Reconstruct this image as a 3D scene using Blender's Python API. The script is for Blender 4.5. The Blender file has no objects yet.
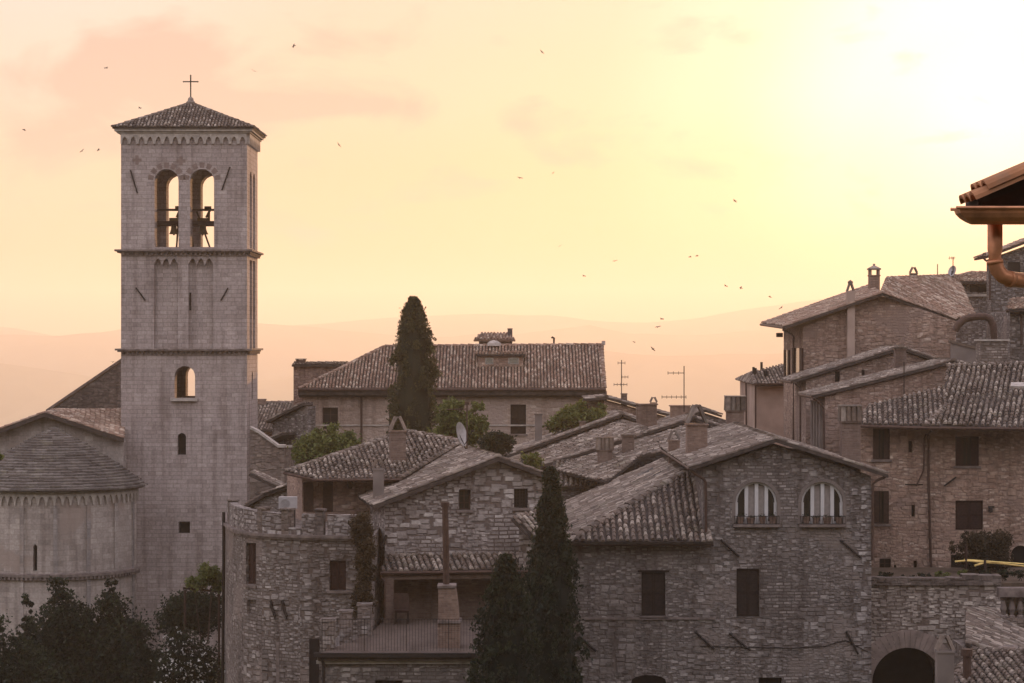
import bpy, bmesh, math, random
from mathutils import Vector, Matrix, noise as mnoise
from mathutils.geometry import tessellate_polygon

# ------------------------------------------------------------------ camera, sky, sun, exposure
S = bpy.context.scene
COL = S.collection
K = 1.15                      # metres per planning unit of distance
F, CX, CY = 2500.0, 512.0, 341.5
EZ = 16.0                     # height of the eye above the lower street
E = Vector((0, 0, EZ))
SUN_AZ, SUN_EL = math.radians(11.0), math.radians(4.2)
SUN_STRENGTH = 2.8
SUN_COLOR = (1.0, 0.50, 0.18)
SKY_STRENGTH = 0.10
EXPOSURE = 0.55
HAZE_DENSITY = 2.5e-4
HAZE_G = 0.45

cam = bpy.data.cameras.new("camera")
cam_o = bpy.data.objects.new("camera", cam); COL.objects.link(cam_o)
cam_o.location = E; cam_o.rotation_euler = (math.radians(90), 0, 0)
cam.sensor_width = 36.0; cam.lens = F / 1024.0 * 36.0
cam.clip_start = 0.5; cam.clip_end = 30000
S.camera = cam_o
S.render.resolution_x, S.render.resolution_y = 1024, 683

W = bpy.data.worlds.new("World"); S.world = W; W.use_nodes = True
wn, wl = W.node_tree.nodes, W.node_tree.links
wn.clear()
def N(nt, t, **kw):
    n = nt.nodes.new(t)
    for k, v in kw.items():
        setattr(n, k, v)
    return n
SUN_DIR = Vector((math.sin(SUN_AZ) * math.cos(SUN_EL), math.cos(SUN_AZ) * math.cos(SUN_EL), math.sin(SUN_EL)))
def build_world():
    nt = W.node_tree
    out = N(nt, 'ShaderNodeOutputWorld'); bg = N(nt, 'ShaderNodeBackground')
    bg.inputs['Strength'].default_value = SKY_STRENGTH
    sky = N(nt, 'ShaderNodeTexSky'); sky.sky_type = 'NISHITA'; sky.sun_disc = False
    sky.sun_elevation = SUN_EL; sky.sun_rotation = SUN_AZ
    sky.altitude = 400; sky.air_density = 1.0; sky.dust_density = 4.0; sky.ozone_density = 1.5
    tc = N(nt, 'ShaderNodeTexCoord')
    nrm = N(nt, 'ShaderNodeVectorMath', operation='NORMALIZE'); wl.new(tc.outputs['Generated'], nrm.inputs[0])
    # angle from the sun, driving the added sky gradient
    dot = N(nt, 'ShaderNodeVectorMath', operation='DOT_PRODUCT'); dot.inputs[1].default_value = SUN_DIR
    wl.new(nrm.outputs[0], dot.inputs[0])
    ac = N(nt, 'ShaderNodeMath', operation='ARCCOSINE'); wl.new(dot.outputs['Value'], ac.inputs[0])
    def mulc(a, b):
        v = N(nt, 'ShaderNodeVectorMath', operation='MULTIPLY'); wl.new(a, v.inputs[0]); wl.new(b, v.inputs[1]); return v.outputs[0]
    def add(a, b):
        v = N(nt, 'ShaderNodeVectorMath', operation='ADD'); wl.new(a, v.inputs[0]); wl.new(b, v.inputs[1]); return v.outputs[0]
    def rampw(src, span, stops):
        d = N(nt, 'ShaderNodeMath', operation='DIVIDE'); d.inputs[1].default_value = math.radians(span); wl.new(src, d.inputs[0])
        r = N(nt, 'ShaderNodeValToRGB'); r.color_ramp.interpolation = 'EASE'; e = r.color_ramp.elements
        while len(e) < len(stops): e.new(.5)
        for q, (p, c) in zip(e, stops): q.position = p / span; q.color = (*c, 1)
        wl.new(d.outputs[0], r.inputs[0]); return r.outputs[0]
    # high thin cloud, west-south-west
    sep = N(nt, 'ShaderNodeSeparateXYZ'); wl.new(nrm.outputs[0], sep.inputs[0])
    az = N(nt, 'ShaderNodeMath', operation='ARCTAN2'); wl.new(sep.outputs['X'], az.inputs[0]); wl.new(sep.outputs['Y'], az.inputs[1])
    el = N(nt, 'ShaderNodeMath', operation='ARCSINE'); wl.new(sep.outputs['Z'], el.inputs[0])
    cmb = N(nt, 'ShaderNodeCombineXYZ'); wl.new(az.outputs[0], cmb.inputs['X'])
    es = N(nt, 'ShaderNodeMath', operation='MULTIPLY'); es.inputs[1].default_value = 2.2; wl.new(el.outputs[0], es.inputs[0]); wl.new(es.outputs[0], cmb.inputs['Y'])
    cmb.inputs['Z'].default_value = 3.7
    nz = N(nt, 'ShaderNodeTexNoise'); nz.inputs['Scale'].default_value = 16.0; nz.inputs['Detail'].default_value = 9; nz.inputs['Roughness'].default_value = .52
    nz.inputs['Distortion'].default_value = .35
    wl.new(cmb.outputs[0], nz.inputs['Vector'])
    def bump(src, c, w):
        a = N(nt, 'ShaderNodeMath', operation='SUBTRACT'); a.inputs[1].default_value = math.radians(c); wl.new(src, a.inputs[0])
        b = N(nt, 'ShaderNodeMath', operation='DIVIDE'); b.inputs[1].default_value = math.radians(w); wl.new(a.outputs[0], b.inputs[0])
        c2 = N(nt, 'ShaderNodeMath', operation='MULTIPLY'); wl.new(b.outputs[0], c2.inputs[0]); wl.new(b.outputs[0], c2.inputs[1])
        d = N(nt, 'ShaderNodeMath', operation='MULTIPLY'); d.inputs[1].default_value = -1; wl.new(c2.outputs[0], d.inputs[0])
        e = N(nt, 'ShaderNodeMath', operation='EXPONENT'); wl.new(d.outputs[0], e.inputs[0]); return e.outputs[0]
    def mul(a, b):
        m = N(nt, 'ShaderNodeMath', operation='MULTIPLY'); wl.new(a, m.inputs[0])
        if isinstance(b, (int, float)): m.inputs[1].default_value = b
        else: wl.new(b, m.inputs[1])
        return m.outputs[0]
    def addf(a, b):
        m = N(nt, 'ShaderNodeMath', operation='ADD'); wl.new(a, m.inputs[0]); wl.new(b, m.inputs[1]); return m.outputs[0]
    glow = mulc(rampw(ac.outputs[0], 180, SKY_SUNWARD), rampw(el.outputs[0], 90, SKY_HEIGHT))
    gsc = N(nt, 'ShaderNodeVectorMath', operation='SCALE'); gsc.inputs['Scale'].default_value = SKY_GAIN; wl.new(glow, gsc.inputs[0]); glow = gsc.outputs[0]
    reg = addf(mul(bump(az.outputs[0], -9.2, 4.2), bump(el.outputs[0], 5.6, 1.7)), mul(bump(az.outputs[0], -5.0, 2.6), bump(el.outputs[0], 5.35, .28)))
    thr = N(nt, 'ShaderNodeMath', operation='ADD'); wl.new(nz.outputs[0], thr.inputs[0])
    rg = mul(reg, .34); wl.new(rg, thr.inputs[1])
    cr = N(nt, 'ShaderNodeValToRGB'); cr.color_ramp.elements[0].position = .59; cr.color_ramp.elements[1].position = .76
    wl.new(thr.outputs[0], cr.inputs[0])
    cf = mul(cr.outputs[0], .85)
    tintn = N(nt, 'ShaderNodeMix', data_type='RGBA', blend_type='MULTIPLY'); tintn.inputs[0].default_value = 1.0
    wl.new(sky.outputs[0], tintn.inputs[6]); tintn.inputs[7].default_value = (*SKY_TINT, 1)
    tot = add(tintn.outputs[2], glow)
    mx = N(nt, 'ShaderNodeMix', data_type='RGBA'); wl.new(cf, mx.inputs[0]); wl.new(tot, mx.inputs[6])
    mx.inputs[7].default_value = (*CLOUD_COL, 1)
    wl.new(mx.outputs[2], bg.inputs['Color']); wl.new(bg.outputs[0], out.inputs['Surface'])
# gradient added over the clear-sky model, raised opposite the sun to light walls: by angle from the sun, and by height
SKY_SUNWARD = [(0, (.80, .79, .76)), (3, (.65, .60, .53)), (6.5, (.43, .355, .28)), (9.5, (.35, .275, .208)), (14, (.345, .275, .22)), (22, (.39, .338, .306)), (45, (.42, .36, .38)), (90, (.72, .69, .78)), (180, (.96, .94, 1.0))]
SKY_HEIGHT = [(0, (.84, .55, .32)), (1.5, (.87, .65, .41)), (3.5, (.93, .81, .62)), (6, (.98, .95, .88)), (8.5, (1, 1, 1)), (20, (1, 1, 1)), (90, (.84, .88, 1.0))]
SKY_GAIN = 13.5
SKY_TINT = (.12, .105, .15)
CLOUD_COL = (4.5, 3.25, 2.65)
build_world()

sun = bpy.data.lights.new("sun", 'SUN'); sun.energy = SUN_STRENGTH; sun.color = SUN_COLOR; sun.angle = math.radians(0.5)
sun_o = bpy.data.objects.new("sun", sun); COL.objects.link(sun_o)
sun_o.rotation_euler = (-SUN_DIR).to_track_quat('-Z', 'Y').to_euler()
sun_o.location = (200, 300, 200)
vs = S.view_settings
vs.view_transform = 'Standard'; vs.look = 'None'; vs.exposure = EXPOSURE; vs.gamma = 1.0; vs.use_curve_mapping = False
S.render.engine = 'CYCLES'
S.cycles.use_denoising = True
S.cycles.max_bounces = 6; S.cycles.diffuse_bounces = 3; S.cycles.volume_bounces = 1; S.cycles.transparent_max_bounces = 6

# ------------------------------------------------------------------ helpers
R = random.Random(7)
def P(px, py, Y):
    """the point at depth Y (planning units) on the line of sight through a photograph pixel"""
    y = Y * K
    return Vector(((px - CX) * y / F, y, EZ - (py - CY) * y / F))
def M(px_len, Y): return px_len * Y * K / F

class Pl:
    """a vertical wall plane through two plan points (px, depth)"""
    def __init__(s, A, B):
        a, b = P(A[0], CY, A[1]), P(B[0], CY, B[1])
        s.o = Vector((a.x, a.y, 0)); d = b - a; d.z = 0
        s.u = d.normalized(); s.n = Vector((s.u.y, -s.u.x, 0))
    def uv(s, px, py):
        d = Vector(((px - CX) / F, 1, -(py - CY) / F))
        t = (s.o - E).dot(s.n) / d.dot(s.n)
        p = E + d * t
        return ((p - s.o).dot(s.u), p.z)
    def pt(s, u, v, d=0.0): return s.o + s.u * u + s.n * d + Vector((0, 0, v))
    def px(s, px, py, d=0.0):
        u, v = s.uv(px, py); return s.pt(u, v, d)
    def box(s, mb, u0, u1, v0, v1, d0, d1, mi=0, tint=None):
        p = [s.pt(u, v, d) for d in (d0, d1) for (u, v) in ((u0, v0), (u1, v0), (u1, v1), (u0, v1))]
        mb.hexa(p, mi, tint)
    def boxpx(s, mb, x0, y0, x1, y1, d0, d1, mi=0, tint=None):
        a = s.uv(x0, y1); b = s.uv(x1, y0)
        s.box(mb, a[0], b[0], a[1], b[1], d0, d1, mi, tint)
def plane3(p, q, r):
    n = (q - p).cross(r - p).normalized()
    def f(px, py):
        d = Vector(((px - CX) / F, 1, -(py - CY) / F))
        return E + d * ((p - E).dot(n) / d.dot(n))
    return f

ORG = {}
class MB:
    def __init__(s): s.v = []; s.f = []; s.m = []; s.t = []; s.uvf = None
    def face(s, pts, mi=0, tint=None):
        i = len(s.v); s.v.extend(pts); s.f.append(list(range(i, i + len(pts)))); s.m.append(mi); s.t.append(R.random() if tint is None else tint)
    def faces(s, pts, idx, mi=0, tint=None):
        i = len(s.v); s.v.extend(pts); t = R.random() if tint is None else tint
        for f in idx: s.f.append([i + k for k in f]); s.m.append(mi); s.t.append(t)
    def hexa(s, p, mi=0, tint=None):
        s.faces(p, ((3, 2, 1, 0), (5, 6, 7, 4), (1, 5, 4, 0), (2, 6, 5, 1), (3, 7, 6, 2), (0, 4, 7, 3)), mi, tint)
    def box(s, c, size, mi=0, rz=0.0, tint=None):
        c = Vector(c); hx, hy, hz = size[0] / 2, size[1] / 2, size[2] / 2
        ca, sa = math.cos(rz), math.sin(rz)
        p = [c + Vector((x * ca - y * sa, x * sa + y * ca, z)) for z in (-hz, hz) for (x, y) in ((-hx, -hy), (hx, -hy), (hx, hy), (-hx, hy))]
        s.hexa(p, mi, tint)
    def tube(s, pts, r, mi=0, n=8, caps=True, r2=None):
        pts = [Vector(p) for p in pts]; rings = []
        for i, p in enumerate(pts):
            d = (pts[min(i + 1, len(pts) - 1)] - pts[max(i - 1, 0)]).normalized()
            a = d.cross(Vector((0, 0, 1)))
            if a.length < 1e-3: a = Vector((1, 0, 0))
            a.normalize(); b = d.cross(a)
            rr = r if r2 is None else r + (r2 - r) * i / max(1, len(pts) - 1)
            rings.append([p + (a * math.cos(2 * math.pi * k / n) + b * math.sin(2 * math.pi * k / n)) * rr for k in range(n)])
        i0 = len(s.v)
        for rg in rings: s.v.extend(rg)
        t = R.random()
        for i in range(len(rings) - 1):
            for k in range(n):
                k2 = (k + 1) % n
                s.f.append([i0 + i * n + k, i0 + i * n + k2, i0 + (i + 1) * n + k2, i0 + (i + 1) * n + k]); s.m.append(mi); s.t.append(t)
        if caps:
            s.f.append([i0 + k for k in range(n)][::-1]); s.m.append(mi); s.t.append(t)
            s.f.append([i0 + (len(rings) - 1) * n + k for k in range(n)]); s.m.append(mi); s.t.append(t)
    def lathe(s, c, prof, mi=0, n=16, a0=0.0, a1=2 * math.pi, tint=None):
        c = Vector(c); full = abs(a1 - a0 - 2 * math.pi) < 1e-6; m = n if full else n + 1
        i0 = len(s.v)
        for (r, z) in prof:
            for k in range(m):
                a = a0 + (a1 - a0) * k / n
                s.v.append(c + Vector((math.cos(a) * r, math.sin(a) * r, z)))
        t = R.random() if tint is None else tint
        for i in range(len(prof) - 1):
            for k in range(n):
                k2 = (k + 1) % m
                s.f.append([i0 + i * m + k, i0 + i * m + k2, i0 + (i + 1) * m + k2, i0 + (i + 1) * m + k]); s.m.append(mi); s.t.append(t)
    def build(s, name, mats, parent=None, smooth=False, origin=None):
        me = bpy.data.meshes.new(name)
        og = ORG[parent.name] if parent else (origin if origin is not None else Vector((0, 0, 0)))
        me.from_pydata([tuple(Vector(p) - og) for p in s.v], [], s.f)
        if not isinstance(mats, (list, tuple)): mats = [mats]
        for m in mats: me.materials.append(m)
        for p, mi in zip(me.polygons, s.m): p.material_index = mi; p.use_smooth = smooth
        at = me.attributes.new('tint', 'FLOAT', 'FACE'); at.data.foreach_set('value', s.t)
        uvl = me.uv_layers.new(name='UVMap'); uv = [0.0] * (2 * len(me.loops))
        for p in me.polygons:
            n = p.normal
            if abs(n.z) < 0.75 and (n.x or n.y):
                t = Vector((-n.y, n.x, 0)).normalized()
                if abs(n.y) >= abs(n.x):
                    if t.x < 0: t = -t
                elif t.y < 0: t = -t
                for li in p.loop_indices:
                    q = me.vertices[me.loops[li].vertex_index].co + og
                    if s.uvf: uv[2 * li], uv[2 * li + 1] = s.uvf(q)
                    else: uv[2 * li], uv[2 * li + 1] = q.dot(t), q.z
            else:
                for li in p.loop_indices:
                    q = me.vertices[me.loops[li].vertex_index].co + og
                    uv[2 * li], uv[2 * li + 1] = q.x, q.y
        uvl.data.foreach_set('uv', uv)
        me.validate()
        o = bpy.data.objects.new(name, me); COL.objects.link(o)
        ORG[o.name] = og
        if parent: o.parent = parent
        elif origin is not None: o.location = origin
        return o
def tag(o, label=None, cat=None, group=None, kind=None):
    if label: o['label'] = label
    if cat: o['category'] = cat
    if group: o['group'] = group
    if kind: o['kind'] = kind
    return o
def thing(name, label, cat, loc, group=None):
    o = bpy.data.objects.new(name, None); COL.objects.link(o); o.location = loc; o.empty_display_size = .3
    ORG[o.name] = Vector(loc)
    return tag(o, label, cat, group)
def solo(mb, name, mats, label, cat, group=None, smooth=False):
    zs = min(p.z for p in mb.v); n = len(mb.v)
    c = Vector((sum(p.x for p in mb.v) / n, sum(p.y for p in mb.v) / n, zs))
    return tag(mb.build(name, mats, None, smooth, c), label, cat, group)
def clone(o, parent=None, loc=None):
    """copy a thing with its parts and sub-parts"""
    c = o.copy(); COL.objects.link(c); ORG[c.name] = ORG.get(o.name, Vector())
    if parent is not None: c.parent = parent
    if loc is not None: c.location = loc
    for ch in [x for x in bpy.data.objects if x.parent == o]: clone(ch, c)
    return c

# ------------------------------------------------------------------ materials
def mat(name):
    m = bpy.data.materials.new(name); m.use_nodes = True
    return m, m.node_tree, m.node_tree.nodes['Principled BSDF']
def ramp(nt, fac, stops, interp='LINEAR'):
    r = N(nt, 'ShaderNodeValToRGB'); r.color_ramp.interpolation = interp
    el = r.color_ramp.elements
    while len(el) < len(stops): el.new(0.5)
    for e, (p, c) in zip(el, stops): e.position = p; e.color = (*c, 1)
    nt.links.new(fac, r.inputs[0]); return r.outputs[0]
def mixc(nt, f, a, b, blend='MIX'):
    m = N(nt, 'ShaderNodeMix', data_type='RGBA', blend_type=blend)
    for i, x in ((0, f), (6, a), (7, b)):
        if hasattr(x, 'links') or hasattr(x, 'is_linked'): nt.links.new(x, m.inputs[i])
        elif isinstance(x, (int, float)): m.inputs[i].default_value = x
        else: m.inputs[i].default_value = (*x, 1)
    return m.outputs[2]
def masonry(name, cols, mortar, w, h, distort=.05, gap=.012, stain=.5, patch=None, bump=.5, second=True, mort_vis=1.0, tone=1.0):
    m, nt, b = mat(name); L = nt.links
    uv = N(nt, 'ShaderNodeUVMap'); uv.uv_map = 'UVMap'
    n1 = N(nt, 'ShaderNodeTexNoise'); n1.inputs['Scale'].default_value = 1.7; n1.inputs['Detail'].default_value = 3
    L.new(uv.outputs[0], n1.inputs['Vector'])
    sub = N(nt, 'ShaderNodeVectorMath', operation='SUBTRACT'); sub.inputs[1].default_value = (.5, .5, .5); L.new(n1.outputs['Color'], sub.inputs[0])
    sc = N(nt, 'ShaderNodeVectorMath', operation='SCALE'); sc.inputs['Scale'].default_value = distort * 2; L.new(sub.outputs[0], sc.inputs[0])
    ad = N(nt, 'ShaderNodeVectorMath', operation='ADD'); L.new(uv.outputs[0], ad.inputs[0]); L.new(sc.outputs[0], ad.inputs[1])
    def brick(w_, h_, off, sq=1.0, shift=(0, 0, 0)):
        mp = N(nt, 'ShaderNodeVectorMath', operation='ADD'); mp.inputs[1].default_value = shift; L.new(ad.outputs[0], mp.inputs[0])
        t = N(nt, 'ShaderNodeTexBrick'); t.offset = off; t.offset_frequency = 2; t.squash = sq; t.squash_frequency = 3
        t.inputs['Color1'].default_value = (0, 0, 0, 1); t.inputs['Color2'].default_value = (1, 1, 1, 1); t.inputs['Mortar'].default_value = (.5, .5, .5, 1)
        t.inputs['Scale'].default_value = 1; t.inputs['Mortar Size'].default_value = gap; t.inputs['Mortar Smooth'].default_value = .35
        t.inputs['Brick Width'].default_value = w_; t.inputs['Row Height'].default_value = h_
        L.new(mp.outputs[0], t.inputs['Vector']); return t
    def stones(w_, h_, shift):
        mp = N(nt, 'ShaderNodeMapping'); mp.inputs['Scale'].default_value = (1 / w_, 1 / h_, 1); mp.inputs['Location'].default_value = shift; L.new(ad.outputs[0], mp.inputs[0])
        v = N(nt, 'ShaderNodeTexVoronoi', voronoi_dimensions='2D', feature='F1', distance='CHEBYCHEV'); v.inputs['Scale'].default_value = 1; v.inputs['Randomness'].default_value = .78; L.new(mp.outputs[0], v.inputs['Vector'])
        e = N(nt, 'ShaderNodeTexVoronoi', voronoi_dimensions='2D', feature='DISTANCE_TO_EDGE'); e.inputs['Scale'].default_value = 1; e.inputs['Randomness'].default_value = .78; L.new(mp.outputs[0], e.inputs['Vector'])
        sp = N(nt, 'ShaderNodeSeparateColor'); L.new(v.outputs['Color'], sp.inputs[0])
        f = ramp(nt, v.outputs['Distance'], [(.36, (0, 0, 0)), (.50, (1, 1, 1))])
        return sp.outputs['Red'], f
    if not second:
        t1 = brick(w, h, .5, .72); tint, fac = t1.outputs['Color'], t1.outputs['Fac']
    else:
        ta, fa = stones(w, h, (0, 0, 0)); tb, fb = stones(w * .6, h * .58, (3.3, 7.1, 0))
        t1 = brick(w * .9, h * .8, .43, .8, (1.7, .4, 0))
        def pick(scale, lo, hi, loc):
            nm = N(nt, 'ShaderNodeTexNoise'); nm.inputs['Scale'].default_value = scale; nm.inputs['Detail'].default_value = 4
            mpp = N(nt, 'ShaderNodeMapping'); mpp.inputs['Location'].default_value = loc; L.new(uv.outputs[0], mpp.inputs[0]); L.new(mpp.outputs[0], nm.inputs['Vector'])
            return ramp(nt, nm.outputs[0], [(lo, (0, 0, 0)), (hi, (1, 1, 1))])
        s1 = pick(.6, .47, .53, (0, 0, 0)); s2 = pick(.5, .56, .60, (9, 4, 0))
        def mf(f, a_, b_):
            n_ = N(nt, 'ShaderNodeMix'); L.new(f, n_.inputs[0]); L.new(a_, n_.inputs[2]); L.new(b_, n_.inputs[3]); return n_.outputs[0]
        tint = mf(s2, mf(s1, ta, tb), t1.outputs['Color']); fac = mf(s2, mf(s1, fa, fb), t1.outputs['Fac'])
    k = len(cols) - 1
    col = ramp(nt, tint, [(i / k, c) for i, c in enumerate(cols)])
    n2 = N(nt, 'ShaderNodeTexNoise'); n2.inputs['Scale'].default_value = 9; n2.inputs['Detail'].default_value = 5; L.new(uv.outputs[0], n2.inputs['Vector'])
    col = mixc(nt, .55, col, ramp(nt, n2.outputs[0], [(.3, (.62, .6, .58)), (.7, (1.18, 1.16, 1.14))]), 'MULTIPLY')
    mv = N(nt, 'ShaderNodeMath', operation='MULTIPLY'); mv.inputs[1].default_value = mort_vis; L.new(fac, mv.inputs[0])
    col = mixc(nt, mv.outputs[0], col, mortar)
    # weathering: broad stains and old repairs, with shapes of their own
    n3 = N(nt, 'ShaderNodeTexNoise'); n3.inputs['Scale'].default_value = .33; n3.inputs['Detail'].default_value = 7; n3.inputs['Roughness'].default_value = .62
    mp = N(nt, 'ShaderNodeMapping'); mp.inputs['Scale'].default_value = (1.5, .8, 1); mp.inputs['Location'].default_value = (R.uniform(0, 50), R.uniform(0, 50), 0)
    L.new(uv.outputs[0], mp.inputs[0]); L.new(mp.outputs[0], n3.inputs['Vector'])
    col = mixc(nt, stain, col, ramp(nt, n3.outputs[0], [(.30, (.42, .36, .33)), (.48, (.88, .85, .82)), (.68, (1.22, 1.2, 1.16))]), 'MULTIPLY')
    n5 = N(nt, 'ShaderNodeTexNoise'); n5.inputs['Scale'].default_value = 1.0; n5.inputs['Detail'].default_value = 5
    mp5 = N(nt, 'ShaderNodeMapping'); mp5.inputs['Scale'].default_value = (2.6, .16, 1); mp5.inputs['Location'].default_value = (R.uniform(0, 50), R.uniform(0, 50), 0)
    L.new(uv.outputs[0], mp5.inputs[0]); L.new(mp5.outputs[0], n5.inputs['Vector'])
    col = mixc(nt, .6, col, ramp(nt, n5.outputs[0], [(.34, (.58, .54, .52)), (.50, (1, 1, 1)), (.7, (1.06, 1.05, 1.03))]), 'MULTIPLY')
    oi = N(nt, 'ShaderNodeObjectInfo')
    col = mixc(nt, 1.0, col, ramp(nt, oi.outputs['Random'], [(0, (.80 * tone, .80 * tone, .82 * tone)), (.5, (1.0 * tone, .97 * tone, .95 * tone)), (1, (1.16 * tone, 1.10 * tone, 1.04 * tone))]), 'MULTIPLY')
    if patch:
        n4 = N(nt, 'ShaderNodeTexNoise'); n4.inputs['Scale'].default_value = .42; n4.inputs['Detail'].default_value = 5; n4.inputs['Roughness'].default_value = .5
        mp4 = N(nt, 'ShaderNodeMapping'); mp4.inputs['Location'].default_value = (R.uniform(0, 50), R.uniform(0, 50), 0)
        L.new(uv.outputs[0], mp4.inputs[0]); L.new(mp4.outputs[0], n4.inputs['Vector'])
        pf = ramp(nt, n4.outputs[0], [(.56, (0, 0, 0)), (.62, (.75, .75, .75))])
        col = mixc(nt, pf, col, patch)
    L.new(col, b.inputs['Base Color']); b.inputs['Roughness'].default_value = .9
    b.inputs['Specular IOR Level'].default_value = .2
    bp = N(nt, 'ShaderNodeBump'); bp.inputs['Strength'].default_value = bump; bp.inputs['Distance'].default_value = .05
    hs = N(nt, 'ShaderNodeMath', operation='MULTIPLY_ADD'); hs.inputs[1].default_value = -1.0; L.new(fac, hs.inputs[0]); L.new(n2.outputs[0], hs.inputs[2])
    L.new(hs.outputs[0], bp.inputs['Height']); L.new(bp.outputs[0], b.inputs['Normal'])
    return m
def tile_mat(name, cols, stain=.6):
    m, nt, b = mat(name); L = nt.links
    a = N(nt, 'ShaderNodeAttribute'); a.attribute_name = 'tint'
    k = len(cols) - 1
    col = ramp(nt, a.outputs['Fac'], [(i / k, c) for i, c in enumerate(cols)])
    tc = N(nt, 'ShaderNodeNewGeometry')
    n1 = N(nt, 'ShaderNodeTexNoise'); n1.inputs['Scale'].default_value = 6; n1.inputs['Detail'].default_value = 5; L.new(tc.outputs['Position'], n1.inputs['Vector'])
    col = mixc(nt, .7, col, ramp(nt, n1.outputs[0], [(.3, (.5, .48, .45)), (.72, (1.25, 1.22, 1.15))]), 'MULTIPLY')
    n2 = N(nt, 'ShaderNodeTexNoise'); n2.inputs['Scale'].default_value = .5; n2.inputs['Detail'].default_value = 5; L.new(tc.outputs['Position'], n2.inputs['Vector'])
    col = mixc(nt, stain, col, ramp(nt, n2.outputs[0], [(.35, (.55, .52, .5)), (.65, (1.15, 1.12, 1.08))]), 'MULTIPLY')
    n3 = N(nt, 'ShaderNodeTexNoise'); n3.inputs['Scale'].default_value = 1.3; n3.inputs['Detail'].default_value = 8; n3.inputs['Roughness'].default_value = .7; L.new(tc.outputs['Position'], n3.inputs['Vector'])
    col = mixc(nt, ramp(nt, n3.outputs[0], [(.56, (0, 0, 0)), (.66, (.6, .6, .6))]), col, (.19, .165, .115))
    col = mixc(nt, ramp(nt, n3.outputs[0], [(.32, (.7, .7, .7)), (.42, (0, 0, 0))]), col, (.075, .062, .055))
    L.new(col, b.inputs['Base Color']); b.inputs['Roughness'].default_value = .88; b.inputs['Specular IOR Level'].default_value = .2
    return m
def plain(name, c, rough=.8, metal=0.0, var=.35, scale=4.0, spec=.12):
    m, nt, b = mat(name); L = nt.links
    tc = N(nt, 'ShaderNodeNewGeometry')
    n1 = N(nt, 'ShaderNodeTexNoise'); n1.inputs['Scale'].default_value = scale; n1.inputs['Detail'].default_value = 5; L.new(tc.outputs['Position'], n1.inputs['Vector'])
    lo, hi = [x * (1 - var) for x in c], [x * (1 + var) for x in c]
    L.new(ramp(nt, n1.outputs[0], [(.3, lo), (.7, hi)]), b.inputs['Base Color'])
    b.inputs['Roughness'].default_value = rough; b.inputs['Metallic'].default_value = metal; b.inputs['Specular IOR Level'].default_value = spec
    return m
def leaf_mat(name, lo, mid, hi):
    m, nt, b = mat(name); L = nt.links
    a = N(nt, 'ShaderNodeAttribute'); a.attribute_name = 'tint'
    col = ramp(nt, a.outputs['Fac'], [(0, lo), (.55, mid), (1, hi)])
    L.new(col, b.inputs['Base Color']); b.inputs['Roughness'].default_value = .6; b.inputs['Specular IOR Level'].default_value = .25
    tr = N(nt, 'ShaderNodeBsdfTranslucent'); L.new(col, tr.inputs['Color'])
    mx = N(nt, 'ShaderNodeMixShader'); mx.inputs[0].default_value = .42
    L.new(b.outputs[0], mx.inputs[1]); L.new(tr.outputs[0], mx.inputs[2])
    L.new(mx.outputs[0], nt.nodes['Material Output'].inputs['Surface'])
    return m
ASHLAR = masonry('pale_ashlar', [(0.348, 0.295, 0.277), (0.449, 0.384, 0.361), (0.399, 0.339, 0.317), (0.495, 0.424, 0.4), (0.371, 0.312, 0.291)], (.20, .165, .145), .52, .215, .02, .012, .45, bump=.4, second=False, mort_vis=.75)
CHURCH = masonry('church_stone', [(0.246, 0.222, 0.212), (0.343, 0.311, 0.297), (0.294, 0.267, 0.254), (0.392, 0.359, 0.342)], (.22, .185, .17), .60, .26, .02, .012, .5, (.28, .215, .18), bump=.35, second=False, mort_vis=.6)
RUBBLE = masonry('warm_rubble', [(0.143, 0.124, 0.115), (0.221, 0.194, 0.18), (0.175, 0.152, 0.141), (0.198, 0.173, 0.161), (0.278, 0.247, 0.232), (0.328, 0.296, 0.279), (0.426, 0.388, 0.367)], (.13, .10, .085), .32, .145, .04, .02, .6, (.22, .17, .145), bump=1.0, mort_vis=.95, tone=.95)
RUBBLE2 = masonry('grey_rubble', [(0.136, 0.12, 0.113), (0.207, 0.184, 0.174), (0.164, 0.146, 0.138), (0.231, 0.206, 0.195), (0.178, 0.156, 0.147), (0.28, 0.253, 0.241), (0.322, 0.294, 0.28), (0.42, 0.386, 0.368)], (.125, .10, .088), .32, .145, .04, .022, .6, (.20, .16, .14), bump=.9, mort_vis=.8, tone=.95)
RUBBLE3 = masonry('coarse_pale_rubble', [(0.215, 0.189, 0.176), (0.311, 0.278, 0.261), (0.253, 0.222, 0.208), (0.359, 0.323, 0.304), (0.276, 0.242, 0.226), (0.457, 0.416, 0.392), (0.54, 0.496, 0.467)], (.12, .092, .08), .42, .18, .04, .026, .5, bump=1.0, mort_vis=.9)
BRICK = masonry('old_brick', [(.15, .10, .08), (.22, .15, .12), (.18, .12, .095), (.26, .19, .155)], (.19, .155, .135), .24, .065, .012, .008, .5, bump=.4, second=False)
REDRUB = masonry('reddish_rubble', [(.22, .15, .12), (.34, .245, .20), (.27, .185, .15), (.40, .305, .25), (.31, .22, .18), (.52, .43, .37)], (.20, .145, .12), .36, .16, .045, .018, .55, (.23, .16, .13), bump=.8, mort_vis=.7)
PINKRUB = masonry('pink_plastered_rubble', [(.30, .235, .20), (.40, .32, .275), (.34, .27, .23), (.46, .385, .34)], (.30, .24, .205), .42, .19, .045, .018, .5, (.34, .26, .22), bump=.6, mort_vis=.6)
DARKSTONE = masonry('dark_weathered_stone', [(.10, .08, .075), (.20, .17, .155), (.15, .12, .11), (.26, .225, .20)], (.12, .10, .09), .45, .2, .06, .02, .8, bump=.8)
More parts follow.
